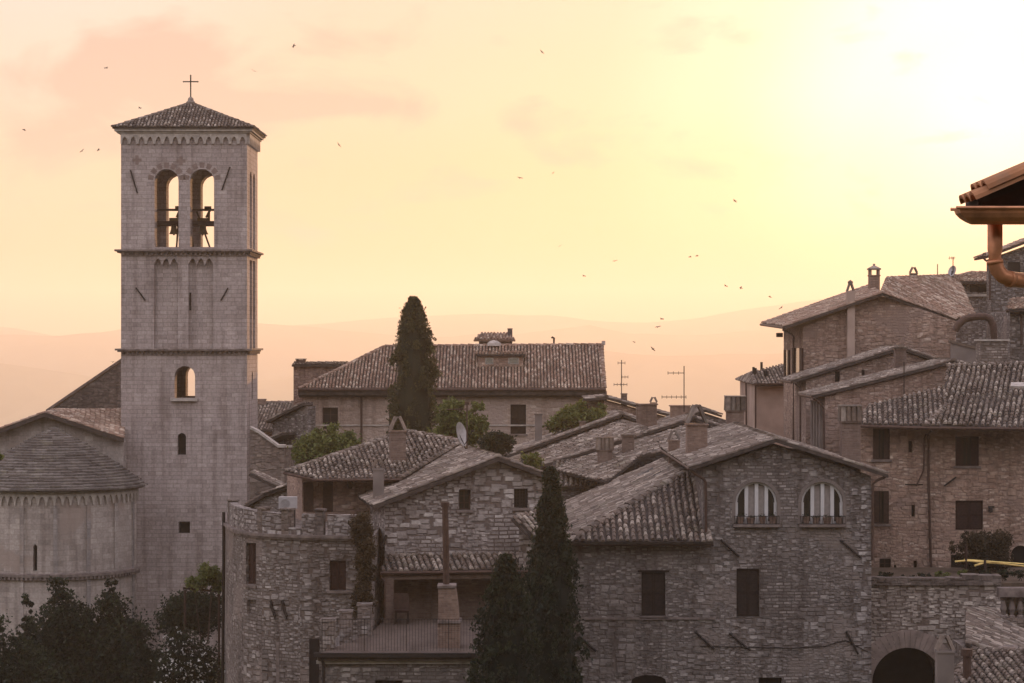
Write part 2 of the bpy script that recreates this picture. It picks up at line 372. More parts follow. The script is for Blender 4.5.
TILE = tile_mat('old_roof_tile', [(.085, .066, .057), (.17, .13, .108), (.13, .096, .08), (.225, .178, .15), (.165, .137, .12), (.38, .32, .275)])
TILE_R = tile_mat('red_roof_tile', [(.17, .105, .08), (.28, .18, .135), (.22, .14, .105), (.34, .245, .19), (.27, .18, .14), (.46, .37, .30)])
SLABT = tile_mat('stone_roof_slab', [(.085, .07, .064), (.14, .12, .11), (.11, .093, .085), (.18, .158, .145)])
UNDER = plain('roof_boarding_gap_shade', (.055, .042, .036), .95)  # dark tone also stands in for the shade between roof tiles
TRIM = plain('pale_stone_trim', (.36, .31, .27), .9, var=.25)
TRIMD = plain('dark_stone_trim', (.16, .125, .11), .9, var=.4)
PLASTER = plain('old_plaster', (.175, .142, .126), .95, var=.22, scale=1.5)
PLAST2 = plain('pink_plaster', (.36, .265, .215), .95, var=.2, scale=1.2)
WOOD = plain('dark_wood', (.018, .011, .009), .7, var=.4, scale=12)
WOODR = plain('red_brown_wood', (.030, .013, .010), .7, var=.4, scale=12)
WOODB = plain('weathered_brown_wood', (.045, .026, .02), .8, var=.35, scale=10)
DARK = plain('dark_interior', (.018, .014, .013), 1.0, var=.2)
IRON = plain('dark_iron', (.028, .022, .02), .6, .3, .3, 20)
COPPER = plain('dark_brown_metal', (.075, .045, .035), .55, .3, .25, 8)
ORANGE = plain('clean_copper', (.52, .235, .12), .45, .45, .38, 7)
WHITE = plain('white_paint', (.50, .47, .455), .5, var=.06)
CURT = plain('pale_curtain', (.30, .26, .24), .9, var=.12, scale=8)
METAL = plain('grey_metal', (.33, .31, .30), .5, .4, .15, 10)
BELLM = plain('bell_bronze', (.10, .065, .03), .45, .8, .3, 10)
POT = plain('terracotta', (.17, .11, .085), .85, var=.3, scale=9)
BARK = plain('bark', (.07, .05, .038), .95, var=.4, scale=8)
def glass(name, c):
    m, nt, b = mat(name); b.inputs['Base Color'].default_value = (*c, 1); b.inputs['Roughness'].default_value = .12; b.inputs['Specular IOR Level'].default_value = .6
    return m
PANE = glass('dark_window_glass', (.02, .017, .016))
SKYL = glass('skylight_glass', (.6, .6, .6)); SKYL.node_tree.nodes['Principled BSDF'].inputs['Metallic'].default_value = .8
LEAF_C = leaf_mat('cypress_needles', (.008, .012, .007), (.018, .026, .012), (.040, .048, .020))
LEAF_D = leaf_mat('dark_evergreen_leaves', (.006, .009, .005), (.015, .022, .009), (.045, .056, .020))
LEAF_L = leaf_mat('lone_cypress_needles_glare', (.025, .025, .010), (.060, .056, .020), (.12, .105, .036))  # warmer, paler than the other cypresses: sun glare put into the colour
LEAF_G = leaf_mat('bright_green_leaves', (.05, .062, .016), (.12, .135, .034), (.20, .20, .055))
LEAF_R = leaf_mat('reddish_creeper_leaves', (.025, .018, .010), (.06, .042, .02), (.10, .06, .03))
PETAL = plain('white_petals', (.75, .72, .70), .8, var=.08)

# ------------------------------------------------------------------ builders
def rect(x0, y0, x1, y1): return [(x0, y1), (x1, y1), (x1, y0), (x0, y0)]
def arch(x0, y0, x1, y1, n=10, point=0.0):
    r = (x1 - x0) / 2; cx = (x0 + x1) / 2; cy = y0 + r * (1 + point)
    pts = [(x0, y1), (x1, y1)]
    for k in range(n + 1):
        a = math.pi * k / n
        yy = math.sin(a) ** (1 if point == 0 else .75)
        pts.append((cx + r * math.cos(a), cy - r * (1 + point) * yy))
    return pts
def tess(mb, loops3, want, mi=0, tint=None):
    flat = [p for l in loops3 for p in l]
    tris = tessellate_polygon(loops3)
    out = []
    for t in tris:
        a, b, c = (flat[i] for i in t)
        nn = (b - a).cross(c - a)
        if nn.length < 1e-9: continue
        out.append(t if nn.dot(want) > 0 else (t[0], t[2], t[1]))
    mb.faces(flat, out, mi, tint)
def prism_uv(mb, pl, outline, holes, d_front, depth, reveal=.28, mi=0, back=True, fill=None):
    """wall block: outline and holes in wall coordinates; front face, returns, sides and back"""
    fr = [pl.pt(u, v, d_front) for u, v in outline]
    hl = [[pl.pt(u, v, d_front) for u, v in h] for h in holes]
    tess(mb, [fr] + hl, pl.n, mi)
    bk = [p - pl.n * depth for p in fr]
    n = len(fr)
    for i in range(n): mb.face([fr[i], fr[(i + 1) % n], bk[(i + 1) % n], bk[i]], mi)
    if back: tess(mb, [bk], -pl.n, mi)
    for h in hl:
        hb = [p - pl.n * reveal for p in h]; k = len(h)
        for i in range(k): mb.face([h[i], h[(i + 1) % k], hb[(i + 1) % k], hb[i]], mi)
        if fill is not None: tess(mb, [hb], pl.n, fill)
def prism(mb, pl, outline, holes=(), d_front=0.0, depth=4.0, reveal=.28, mi=0, fill=None):
    prism_uv(mb, pl, [pl.uv(*p) for p in outline], [[pl.uv(*p) for p in h] for h in holes], d_front, depth, reveal, mi, True, fill)

def tiled(mb, poly, cw=.24, rl=.40, mi=0, wob=.03, thick=.12, slab_mi=1, jit=1.0, seed=0, h=None, slab=True):
    """a roof plane laid with rows of individual curved cover tiles on a slab"""
    rg = random.Random(seed + len(poly)); cw *= .66; rl *= .74; h = h * .72 if h else None
    n = Vector((0, 0, 0))
    for i in range(len(poly)):
        n += (poly[i] - poly[0]).cross(poly[(i + 1) % len(poly)] - poly[0])
    n.normalize()
    if n.z < 0: n = -n
    d = Vector((0, 0, -1)); d = (d - n * d.dot(n)).normalized()
    a = n.cross(d).normalized(); o = poly[0]
    q = [((p - o).dot(a), -(p - o).dot(d)) for p in poly]
    s0, s1 = min(x for x, _ in q), max(x for x, _ in q)
    if slab:
        top = [p - n * .012 for p in poly]; bot = [p - n * thick for p in poly]
        tess(mb, [top], n, slab_mi); tess(mb, [bot], -n, slab_mi)
        for i in range(len(top)):
            j = (i + 1) % len(top); mb.face([top[i], top[j], bot[j], bot[i]], slab_mi)
    hh = h or cw * .36
    ncol = max(1, int((s1 - s0) / cw)); st = (s1 - s0) / ncol
    prof = [(-1, 0), (-.72, .66), (0, 1.0), (.72, .66), (1, 0)]
    for c in range(ncol):
        s = s0 + (c + .5) * st
        ts = []
        for i in range(len(q)):
            (x0, y0), (x1, y1) = q[i], q[(i + 1) % len(q)]
            if (x0 <= s < x1) or (x1 <= s < x0): ts.append(y0 + (y1 - y0) * (s - x0) / (x1 - x0))
        ts.sort()
        for k in range(0, len(ts) - 1, 2):
            t0, t1 = ts[k], ts[k + 1]
            t = t0 + rg.uniform(-.07, .05) * jit
            drift = rg.uniform(-.01, .01)
            while t < t1 - .08:
                e = min(t + rl * 1.12, t1 + .03)
                wv = (mnoise.noise(Vector((s * .45, t * .45, seed * 3.1))) ) * wob
                ss = s + rg.gauss(0, .008) * jit + drift; sk = rg.gauss(0, .012) * jit; sk += rg.uniform(-.07, .07) if rg.random() < .05 else 0
                w0, w1 = st * .37, st * .30
                l0, l1 = .030 + rg.uniform(-.006, .014) * jit, .0
                pts = []
                for (tt, ww, lf, sh) in ((t, w0, l0, 0.0), (e, w1, l1, sk)):
                    for (x, z) in prof:
                        pts.append(o + a * (ss + sh + x * ww) - d * tt + n * (z * hh + lf + wv))
                tint = rg.random()
                if rg.random() < .12: tint = 1.0
                mb.faces(pts, ((0, 1, 6, 5), (1, 2, 7, 6), (2, 3, 8, 7), (3, 4, 9, 8), (0, 4, 3, 2, 1)), mi, tint)
                t += rl * rg.uniform(.94, 1.06)
def ridge(mb, p, q, r=.14, step=.42, mi=0, up=.02):
    d = q - p; L = d.length
    if L < .05: return
    d.normalize(); a = d.cross(Vector((0, 0, 1))).normalized(); b = a.cross(d)
    k = max(1, int(L / step)); st = L / k
    for i in range(k):
        c0 = p + d * (i * st) + b * (up + R.uniform(0, .02)); c1 = p + d * (i * st + st * 1.08) + b * (up - .015)
        rr = r * R.uniform(.93, 1.05); pts = []
        for (c, x) in ((c0, rr), (c1, rr * .85)):
            for g in range(6):
                an = math.pi * g / 5
                pts.append(c + a * (math.cos(an) * x) + b * (math.sin(an) * x * .8 - .03))
        mb.faces(pts, [(g, g + 1, g + 7, g + 6) for g in range(5)] + [(5, 4, 3, 2, 1, 0), (6, 7, 8, 9, 10, 11)], mi)
def gable_roof(mb, pl, L, A, Rr, D, ov=.25, cw=.24, rl=.40, seed=0, right=True, left=True, thick=.12, verge=True):
    """two tiled slopes over a gable wall: verge points in pixels on the wall plane"""
    l0, a0, r0 = pl.px(*L, ov), pl.px(*A, ov), pl.px(*Rr, ov)
    b = -pl.n * (D + ov)
    if left: tiled(mb, [l0, a0, a0 + b, l0 + b], cw, rl, seed=seed, thick=thick)
    if right: tiled(mb, [a0, r0, r0 + b, a0 + b], cw, rl, seed=seed + 5, thick=thick)
    ridge(mb, a0, a0 + b)
    if verge:
        i = -pl.n * .10
        if left: ridge(mb, l0 + i, a0 + i, .10, up=.045)
        if right: ridge(mb, r0 + i, a0 + i, .10, up=.045)
def pipe(mb, pts, r=.05, mi=0): mb.tube(pts, r, mi, 7)

def window(house, pl, x0, y0, x1, y1, kind='shutter', mats=None, sill=True, surround=None, lintel=False, setback=.10, label=None, open_=False):
    """a window part in a wall opening: frame and pane, with shutter leaves, sill and surround as sub-parts"""
    a = pl.uv(x0, y1); b = pl.uv(x1, y0); u0, v0, u1, v1 = a[0], a[1], b[0], b[1]
    w, h = u1 - u0, v1 - v0
    wood = mats or WOOD
    m = MB()
    pl.box(m, u0 - .02, u1 + .02, v0 - .02, v1 + .02, -.27, -.25, 1)
    f = .05
    for (p, q, r, s) in ((u0, u0 + f, v0, v1), (u1 - f, u1, v0, v1), (u0 + f, u1 - f, v0, v0 + f), (u0 + f, u1 - f, v1 - f, v1), ((u0 + u1) / 2 - .02, (u0 + u1) / 2 + .02, v0 + f, v1 - f)):
        pl.box(m, p, q, r, s, -.245, -.20, 0)
    if kind == 'pane':
        k = 3
        for i in range(1, k): pl.box(m, u0 + f, u1 - f, v0 + h * i / k - .012, v0 + h * i / k + .012, -.243, -.215, 0)
    if kind == 'lattice':
        for i in range(1, 5): m.tube([pl.pt(u0 + w * i / 5, v0, -.06), pl.pt(u0 + w * i / 5, v1, -.06)], .012, 0, 5)
        for i in range(1, 6): m.tube([pl.pt(u0, v0 + h * i / 6, -.06), pl.pt(u1, v0 + h * i / 6, -.06)], .012, 0, 5)
    win = m.build('window', [wood, PANE], house)
    if label: win['label'] = label
    if kind == 'shutter':
        for (p, q) in (((u0 + .012, (u0 + u1) / 2 - .012)), ((u0 + u1) / 2 + .012, u1 - .012)):
            s = MB(); d0, d1 = -setback - .04, -setback
            e = .055
            pl.box(s, p, p + e, v0 + .02, v1 - .02, d0, d1); pl.box(s, q - e, q, v0 + .02, v1 - .02, d0, d1)
            for (va, vb) in ((v0 + .02, v0 + .09), (v0 + h * .47, v0 + h * .53), (v1 - .09, v1 - .02)): pl.box(s, p + e, q - e, va, vb, d0, d1)
            pl.box(s, p + e, q - e, v0 + .09, v1 - .09, d0 + .002, d0 + .008)
            k = int((h - .18) / .065)
            for i in range(k):
                vv = v0 + .09 + (h - .18) * i / k
                pts = [pl.pt(p + e, vv, d1 - .006), pl.pt(q - e, vv, d1 - .006), pl.pt(q - e, vv + .055, d0 + .012), pl.pt(p + e, vv + .055, d0 + .012)]
                s.face(pts)
            s.build('shutter', wood, win)
    if kind == 'openshut':          # leaves folded back half way into the reveal, pane showing between
        for (p, q) in (((u0 + .01, u0 + w * .34)), (u1 - w * .34, u1 - .01)):
            s = MB(); pl.box(s, p, q, v0 + .02, v1 - .02, -.05, -.01)
            k = max(3, int((q - p) / .09))
            for i in range(k): pl.box(s, p + (q - p) * (i + .15) / k, p + (q - p) * (i + .85) / k, v0 + .05, v1 - .05, -.008, .004)
            s.build('shutter', wood, win)
    if sill:
        s = MB(); pl.box(s, u0 - .08, u1 + .08, v0 - .09, v0 - .004, -.2, .07); s.build('sill', TRIMD, win)
    if lintel:
        s = MB(); pl.box(s, u0 - .14, u1 + .14, v1 + .004, v1 + .07, -.1, .05); s.build('lintel', WOOD, win)
    if surround:
        s = MB(); g = surround
        for (p, q, r, t) in ((u0 - g, u0 - .003, v0 - .0, v1 + g), (u1 + .003, u1 + g, v0 - .0, v1 + g), (u0 - .003, u1 + .003, v1 + (.075 if lintel else .003), v1 + g)):
            pl.box(s, p, q, r, t, -.05, .012)
        s.build('surround', PLASTER, win)
    return win
def anchor(house, pl, p, q, r=.035):
    """iron wall-tie bar lying diagonally on the wall"""
    m = MB(); a, b = pl.px(*p, .05), pl.px(*q, .05)
    m.tube([a, b], r, 0, 6); m.build('wall_tie', IRON, house)

def chimney(roof, px, ytop, ybot, wpx, Y, cap='lean', mats=BRICK, dep=None, rz=0.0):
    """chimney shaft rising through a roof; cap: leaning tiles, clad pot, lantern or flat slab"""
    m = MB(); base = P(px, ybot, Y); top = P(px, ytop, Y)
    w = M(wpx, Y); d = dep or w * .8; H = top.z - base.z
    caph = {'lean': w * 1.05, 'clad': w * .95, 'lantern': w * 1.15, 'flat': w * .28, 'none': 0.02}[cap]
    caph = min(caph, H * .62)
    sh = H - caph; c = Vector((base.x, base.y, 0))
    m.box((c.x, c.y, base.z - .5 + (sh + .5) / 2), (w, d, sh + .5), 0, rz)
    z = base.z + sh
    m.box((c.x, c.y, z + .03), (w * 1.12, d * 1.12, .06), 0, rz)
    ca, sa = math.cos(rz), math.sin(rz)
    def q(x, y, zz): return Vector((c.x + x * ca - y * sa, c.y + x * sa + y * ca, zz))
    if cap == 'lean':
        k = 2 if d > .55 else 1
        for i in range(k):
            yy = 0 if k == 1 else (i - .5) * d * .5
            for sx in (-1, 1):
                p0, p1 = q(sx * w * .42, yy, z + .06), q(sx * w * .04, yy, z + caph * .92)
                ax = (p1 - p0); nn = ax.normalized(); t = q(0, 1, 0) - q(0, 0, 0); t.z = 0; t.normalize(); ou = t.cross(nn)
                if ou.dot(q(sx, 0, 0) - q(0, 0, 0)) < 0: ou = -ou
                hw = d * (.42 if k == 1 else .22); pts = []
                for pp in (p0, p1):
                    for (x, zz) in ((-1, 0), (-.6, .5), (0, .75), (.6, .5), (1, 0), (.55, .28), (0, .5), (-.55, .28)): pts.append(pp + t * (x * hw) + ou * (zz * hw * .8))
                m.faces(pts, [(g, (g + 1) % 8, (g + 1) % 8 + 8, g + 8) for g in range(8)] + [tuple(range(8)), tuple(range(15, 7, -1))], 1)
            ridge(m, q(0, yy - d * .27, z + caph * .88), q(0, yy + d * .27, z + caph * .88), w * .14, 2.0, 1)
    elif cap == 'clad':
        # ring of upright tiles standing round the flue mouth
        k = 4
        for sgn in (-1, 1):
            for i in range(k):
                x = (-.5 + (i + .5) / k) * w * 1.12
                m.tube([q(x, sgn * d * .5, z + .06), q(x * .95, sgn * d * .46, z + caph * .93)], w * .135, 1, 7)
        for i in range(2):
            for sgn in (-1, 1):
                m.tube([q(sgn * w * .53, (i - .5) * d * .5, z + .06), q(sgn * w * .5, (i - .5) * d * .48, z + caph * .93)], w * .12, 1, 7)
        m.box((c.x, c.y, z + caph * .965), (w * 1.2, d * 1.2, caph * .07), 1, rz)
    elif cap == 'lantern':
        for sx in (-1, 1):
            for sy in (-1, 1):
                p = q(sx * w * .4, sy * d * .4, z + .06 + caph * .22); m.box(p, (w * .2, d * .2, caph * .44), 0, rz)
        m.box((c.x, c.y, z + .06 + caph * .5), (w * 1.2, d * 1.2, caph * .12), 1, rz)
        t = z + .06 + caph * .56
        b4 = [q(x * w * .6, y * d * .6, t) for x, y in ((-1, -1), (1, -1), (1, 1), (-1, 1))]; ap = q(0, 0, t + caph * .3)
        for i in range(4): m.face([b4[i], b4[(i + 1) % 4], ap], 1)
        m.box((c.x, c.y, t + caph * .32), (w * .2, w * .2, caph * .16), 1, rz)
    elif cap == 'flat':
        m.box((c.x, c.y, z + caph * .75), (w * 1.25, d * 1.25, caph * .4), 1, rz)
        for sx in (-1, 1): m.box(q(sx * w * .4, 0, z + caph * .35), (w * .16, d, caph * .6), 0, rz)
    return m.build('chimney', [mats, TILE], roof)

def leafquad(mb, p, size, rg, up=.3, mi=0, tint=None):
    d = Vector((rg.gauss(0, 1), rg.gauss(0, 1), rg.gauss(up, 1))).normalized()
    a = d.cross(Vector((rg.gauss(0, 1), rg.gauss(0, 1), rg.gauss(0, 1)))).normalized()
    s = size * rg.uniform(.6, 1.35)
    mb.face([p - d * s * .5, p + a * s * .3, p + d * s * .6, p - a * s * .3], mi, rg.random() if tint is None else tint)
def cypress(name, label, base, H, Rm, n, size, prof=None, seed=1, leaf=None, group=None, lean=0.0):
    rg = random.Random(seed); t = thing(name, label, 'tree', base, group)
    prof = prof or (lambda f: (min(1, f / .06) ** .5) * (1 - max(0, (f - .35) / .65) ** 1.6) ** .9)
    m = MB(); z0 = .06 * H
    # plumes: upright sprays that overlap round the trunk
    plumes = []
    size *= .62; n = int(n * 1.9)
    for i in range(int(n / 70)):
        f = rg.random() ** .85; a = rg.uniform(0, 6.283); rr = Rm * prof(f)
        bul = 1 + .30 * mnoise.noise(Vector((math.cos(a) * 1.3, math.sin(a) * 1.3, f * 7 + seed * 5))); plumes.append((f, a, rr * bul * rg.uniform(.5, 1.08)))
    for (f, a, rr) in plumes:
        lz = H * .055 * rg.uniform(.7, 1.5); base_t = rg.random() * .6
        for k in range(70):
            q = rg.random(); ww = Rm * .13 * (1 - q * .75)
            z = z0 + f * (H - z0) - lz * .5 + q * lz
            if z > H * 1.005: z = H * rg.uniform(.96, 1.005)
            p = base + Vector((math.cos(a) * rr + rg.gauss(0, ww) + lean * z, math.sin(a) * rr + rg.gauss(0, ww), z))
            leafquad(m, p, size, rg, 1.3, 0, min(1, base_t + rg.random() * .4))
    # solid dark core added to block light through the crown
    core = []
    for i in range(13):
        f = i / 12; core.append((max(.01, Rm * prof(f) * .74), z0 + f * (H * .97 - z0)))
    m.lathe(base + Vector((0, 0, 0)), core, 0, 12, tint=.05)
    m.build('crown', leaf or LEAF_C, t)
    k = MB(); k.tube([base + Vector((0, 0, -.3)), base + Vector((0, 0, H * .45))], Rm * .14, 0, 8, r2=Rm * .05); k.build('trunk', BARK, t)
    return t
def bush(name, label, cat, base, blobs, n, size, leaf, seed=1, stems=3, flowers=0, group=None):
    """leafy plant: blobs are (offset, radii) ellipsoids filled with clumps of small leaves"""
    rg = random.Random(seed); t = thing(name, label, cat, base, group); size *= .66; n = int(n * 2.1)
    m = MB(); tot = sum(r.x * r.y * r.z for _, r in blobs) ; fl = MB()
    for (c, r) in blobs:
        nb = int(n * r.x * r.y * r.z / tot); ncl = max(4, nb // 45)
        for i in range(ncl):
            while True:
                q = Vector((rg.uniform(-1, 1), rg.uniform(-1, 1), rg.uniform(-1, 1)))
                if .16 < q.length < 1: break
            q = q * (q.length ** -.45) * (0.84 + .46 * mnoise.noise(q * 2.6 + Vector((seed, 0, 0))))
            cc = base + c + Vector((q.x * r.x, q.y * r.y, q.z * r.z)); cr = min(r) * rg.uniform(.14, .34); bt = rg.random() * .6
            for k in range(45):
                p = cc + Vector((rg.gauss(0, cr), rg.gauss(0, cr), rg.gauss(0, cr * .8)))
                leafquad(m, p, size, rg, .3, 0, min(1, bt + rg.random() * .4))
            if flowers and rg.random() < flowers:
                for k in range(rg.randint(1, 3)):
                    p = cc + Vector((rg.gauss(0, cr), -abs(rg.gauss(cr * 1.2, cr * .5)), rg.gauss(0, cr)))
                    for j in range(5): leafquad(fl, p + Vector((rg.gauss(0, .02), rg.gauss(0, .02), rg.gauss(0, .02))), .075, rg, 0)
    m.build('foliage', leaf, t)
    if flowers: fl.build('blossom', PETAL, t)
    k = MB()
    for i in range(stems):
        c, r = blobs[i % len(blobs)]
        e = base + c + Vector((rg.uniform(-.3, .3) * r.x, rg.uniform(-.3, .3) * r.y, r.z * .3))
        s0 = base + Vector((c.x * .3 + rg.uniform(-.1, .1), rg.uniform(-.1, .1), -.15)); mid = (s0 + e) / 2 + Vector((rg.uniform(-.1, .1), rg.uniform(-.1, .1), 0))
        k.tube([s0, mid, e], max(.02, min(r) * .06), 0, 6, r2=.012)
    k.build('stem', BARK, t)
    return t
V = Vector

# ------------------------------------------------------------------ the land
def lerp_tab(tab, x):
    if x <= tab[0][0]: return tab[0][1]
    for (a, b), (c, d) in zip(tab, tab[1:]):
        if x <= c: return b + (d - b) * (x - a) / (c - a)
    return tab[-1][1]
VALLEY = -165.0
GY = [(-400, 190), (-70, EZ + 55), (-12, EZ + 10), (-5, EZ - 1.6), (2, EZ - 2.2), (12, EZ - 4.5), (60, 2.0), (66, -.2), (150, -.6), (230, -22), (1600, VALLEY), (9000, VALLEY)]  # unseen rise behind the eye, shaped to shade the lower walls
def ground_z(x, y):
    z = lerp_tab(GY, y)
    if y > 200: z += 6 * mnoise.noise(V((x / 400, y / 500, 0))) * min(1, (y - 200) / 400)
    if y < -40: z += 12 * mnoise.noise(V((x / 60, y / 60, 2)))
    return z
m = MB()
ys = [-400, -250, -150, -110, -70, -40, -25, -12, -5, 2, 12, 30, 45, 60, 66, 90, 120, 150, 190, 230, 320, 450, 650, 900, 1200, 1600, 2000, 2500, 3000, 3600, 4300, 5200, 6500, 9000]
xs = [-7000, -4000, -2500, -1500, -900, -600, -400, -250, -150, -100, -60, -30, -10, 10, 30, 60, 100, 150, 250, 400, 600, 900, 1500, 2500, 4000, 7000]
grid = [[V((x, y, ground_z(x, y))) for x in xs] for y in ys]
nx = len(xs); flat = [p for r in grid for p in r]
m.faces(flat, [(j * nx + i, j * nx + i + 1, (j + 1) * nx + i + 1, (j + 1) * nx + i) for j in range(len(ys) - 1) for i in range(nx - 1)])
def land_mat(name, lo, mid, hi, sc):
    mm, nt, b = mat(name); L = nt.links; g = N(nt, 'ShaderNodeNewGeometry')
    mp = N(nt, 'ShaderNodeMapping'); mp.inputs['Scale'].default_value = (sc, sc * .6, sc); L.new(g.outputs['Position'], mp.inputs[0])
    v = N(nt, 'ShaderNodeTexVoronoi'); v.inputs['Scale'].default_value = 1; L.new(mp.outputs[0], v.inputs['Vector'])
    n1 = N(nt, 'ShaderNodeTexNoise'); n1.inputs['Scale'].default_value = 2.2; n1.inputs['Detail'].default_value = 6; L.new(mp.outputs[0], n1.inputs['Vector'])
    c = ramp(nt, v.outputs['Color'], [(.2, lo), (.5, mid), (.8, hi)])
    c = mixc(nt, .5, c, ramp(nt, n1.outputs[0], [(.35, lo), (.65, hi)]))
    L.new(c, b.inputs['Base Color']); b.inputs['Roughness'].default_value = 1.0; b.inputs['Specular IOR Level'].default_value = 0
    return mm
LAND = land_mat('valley_fields', (.035, .045, .02), (.10, .095, .05), (.20, .17, .10), .012)
HILLM = land_mat('wooded_hills', (.03, .04, .02), (.05, .06, .03), (.10, .10, .055), .01)
gr = m.build('ground', LAND); tag(gr, kind='structure')

def hills(name, Y, prof, depth, seed):
    """a range of hills: skyline given as (px, py), real width and depth"""
    m = MB(); rows = 9; cols = []
    x0, x1 = prof[0][0], prof[-1][0]; nC = 150
    for i in range(nC + 1):
        px = x0 + (x1 - x0) * i / nC
        py = lerp_tab(prof, px) + 1.3 * mnoise.noise(V((px / 23, seed, 0))) + .7 * mnoise.noise(V((px / 7, seed, 4)))
        top = P(px, py, Y); col = []
        for j in range(rows + 1):
            f = j / rows; prof_h = math.sin(math.pi * min(1, f)) ** 1.3
            y = top.y + (f - .5) * depth
            zz = VALLEY - 6 + (top.z - VALLEY + 6) * prof_h
            zz += (6 * mnoise.noise(V((top.x / 160, y / 160, seed))) if 0 < j < rows and f != .5 else 0)
            if j == rows / 2: zz = top.z
            col.append(V((top.x, y, min(zz, top.z))))
        cols.append(col)
    flat = [p for c in cols for p in c]; n = rows + 1
    m.faces(flat, [(i * n + j, (i + 1) * n + j, (i + 1) * n + j + 1, i * n + j + 1) for i in range(nC) for j in range(rows)])
    o = m.build(name, HILLM, smooth=True); tag(o, kind='structure')
hills('hills', 4700, [(-900, 345), (-500, 350), (-200, 352), (0, 362), (60, 371), (110, 383), (170, 392), (260, 380), (330, 372), (420, 370), (520, 362), (590, 346), (625, 352), (680, 356), (760, 352), (900, 350), (1300, 348), (2000, 352)], 1300, 1)
hills('hills', 5900, [(-900, 335), (-300, 330), (0, 333), (50, 335), (75, 334), (121, 328), (190, 327), (270, 322), (330, 328), (420, 336), (520, 333), (592, 323), (620, 332), (700, 334), (800, 326), (1000, 318), (1500, 326), (2000, 330)], 1300, 2)
hills('hills', 7000, [(-900, 325), (-300, 318), (0, 325), (28, 331), (60, 338), (200, 334), (300, 324), (400, 316), (480, 312), (560, 314.5), (600, 320), (640, 322), (690, 318), (740, 309), (800, 299), (900, 292), (1000, 288), (1400, 300), (2000, 315)], 1400, 3)
# the air: one box of even haze round everything
m = MB(); m.box((0, 4300, (VALLEY - 30 + 215) / 2), (15500, 10400, 215 - VALLEY + 30))
hz = bpy.data.materials.new('evening_haze'); hz.use_nodes = True; nt = hz.node_tree; nt.nodes.clear()
pv = N(nt, 'ShaderNodeVolumePrincipled'); pv.inputs['Color'].default_value = (1.0, .93, .83, 1); pv.inputs['Density'].default_value = HAZE_DENSITY; pv.inputs['Anisotropy'].default_value = HAZE_G
mo = N(nt, 'ShaderNodeOutputMaterial'); nt.links.new(pv.outputs[0], mo.inputs['Volume'])
haze = m.build('haze', hz); tag(haze, kind='stuff')

# ------------------------------------------------------------------ wall helper: tops run left to right in pixels, foot at the street
def wall(mb, pl, tops, holes=(), d=0.0, depth=5.0, reveal=.28, mi=0, fill=None, z0=-.6):
    t = [pl.uv(*p) for p in tops]
    prism_uv(mb, pl, [(t[0][0], z0), (t[-1][0], z0)] + t[::-1], [[pl.uv(*p) for p in h] for h in holes], d, depth, reveal, mi, True, fill)

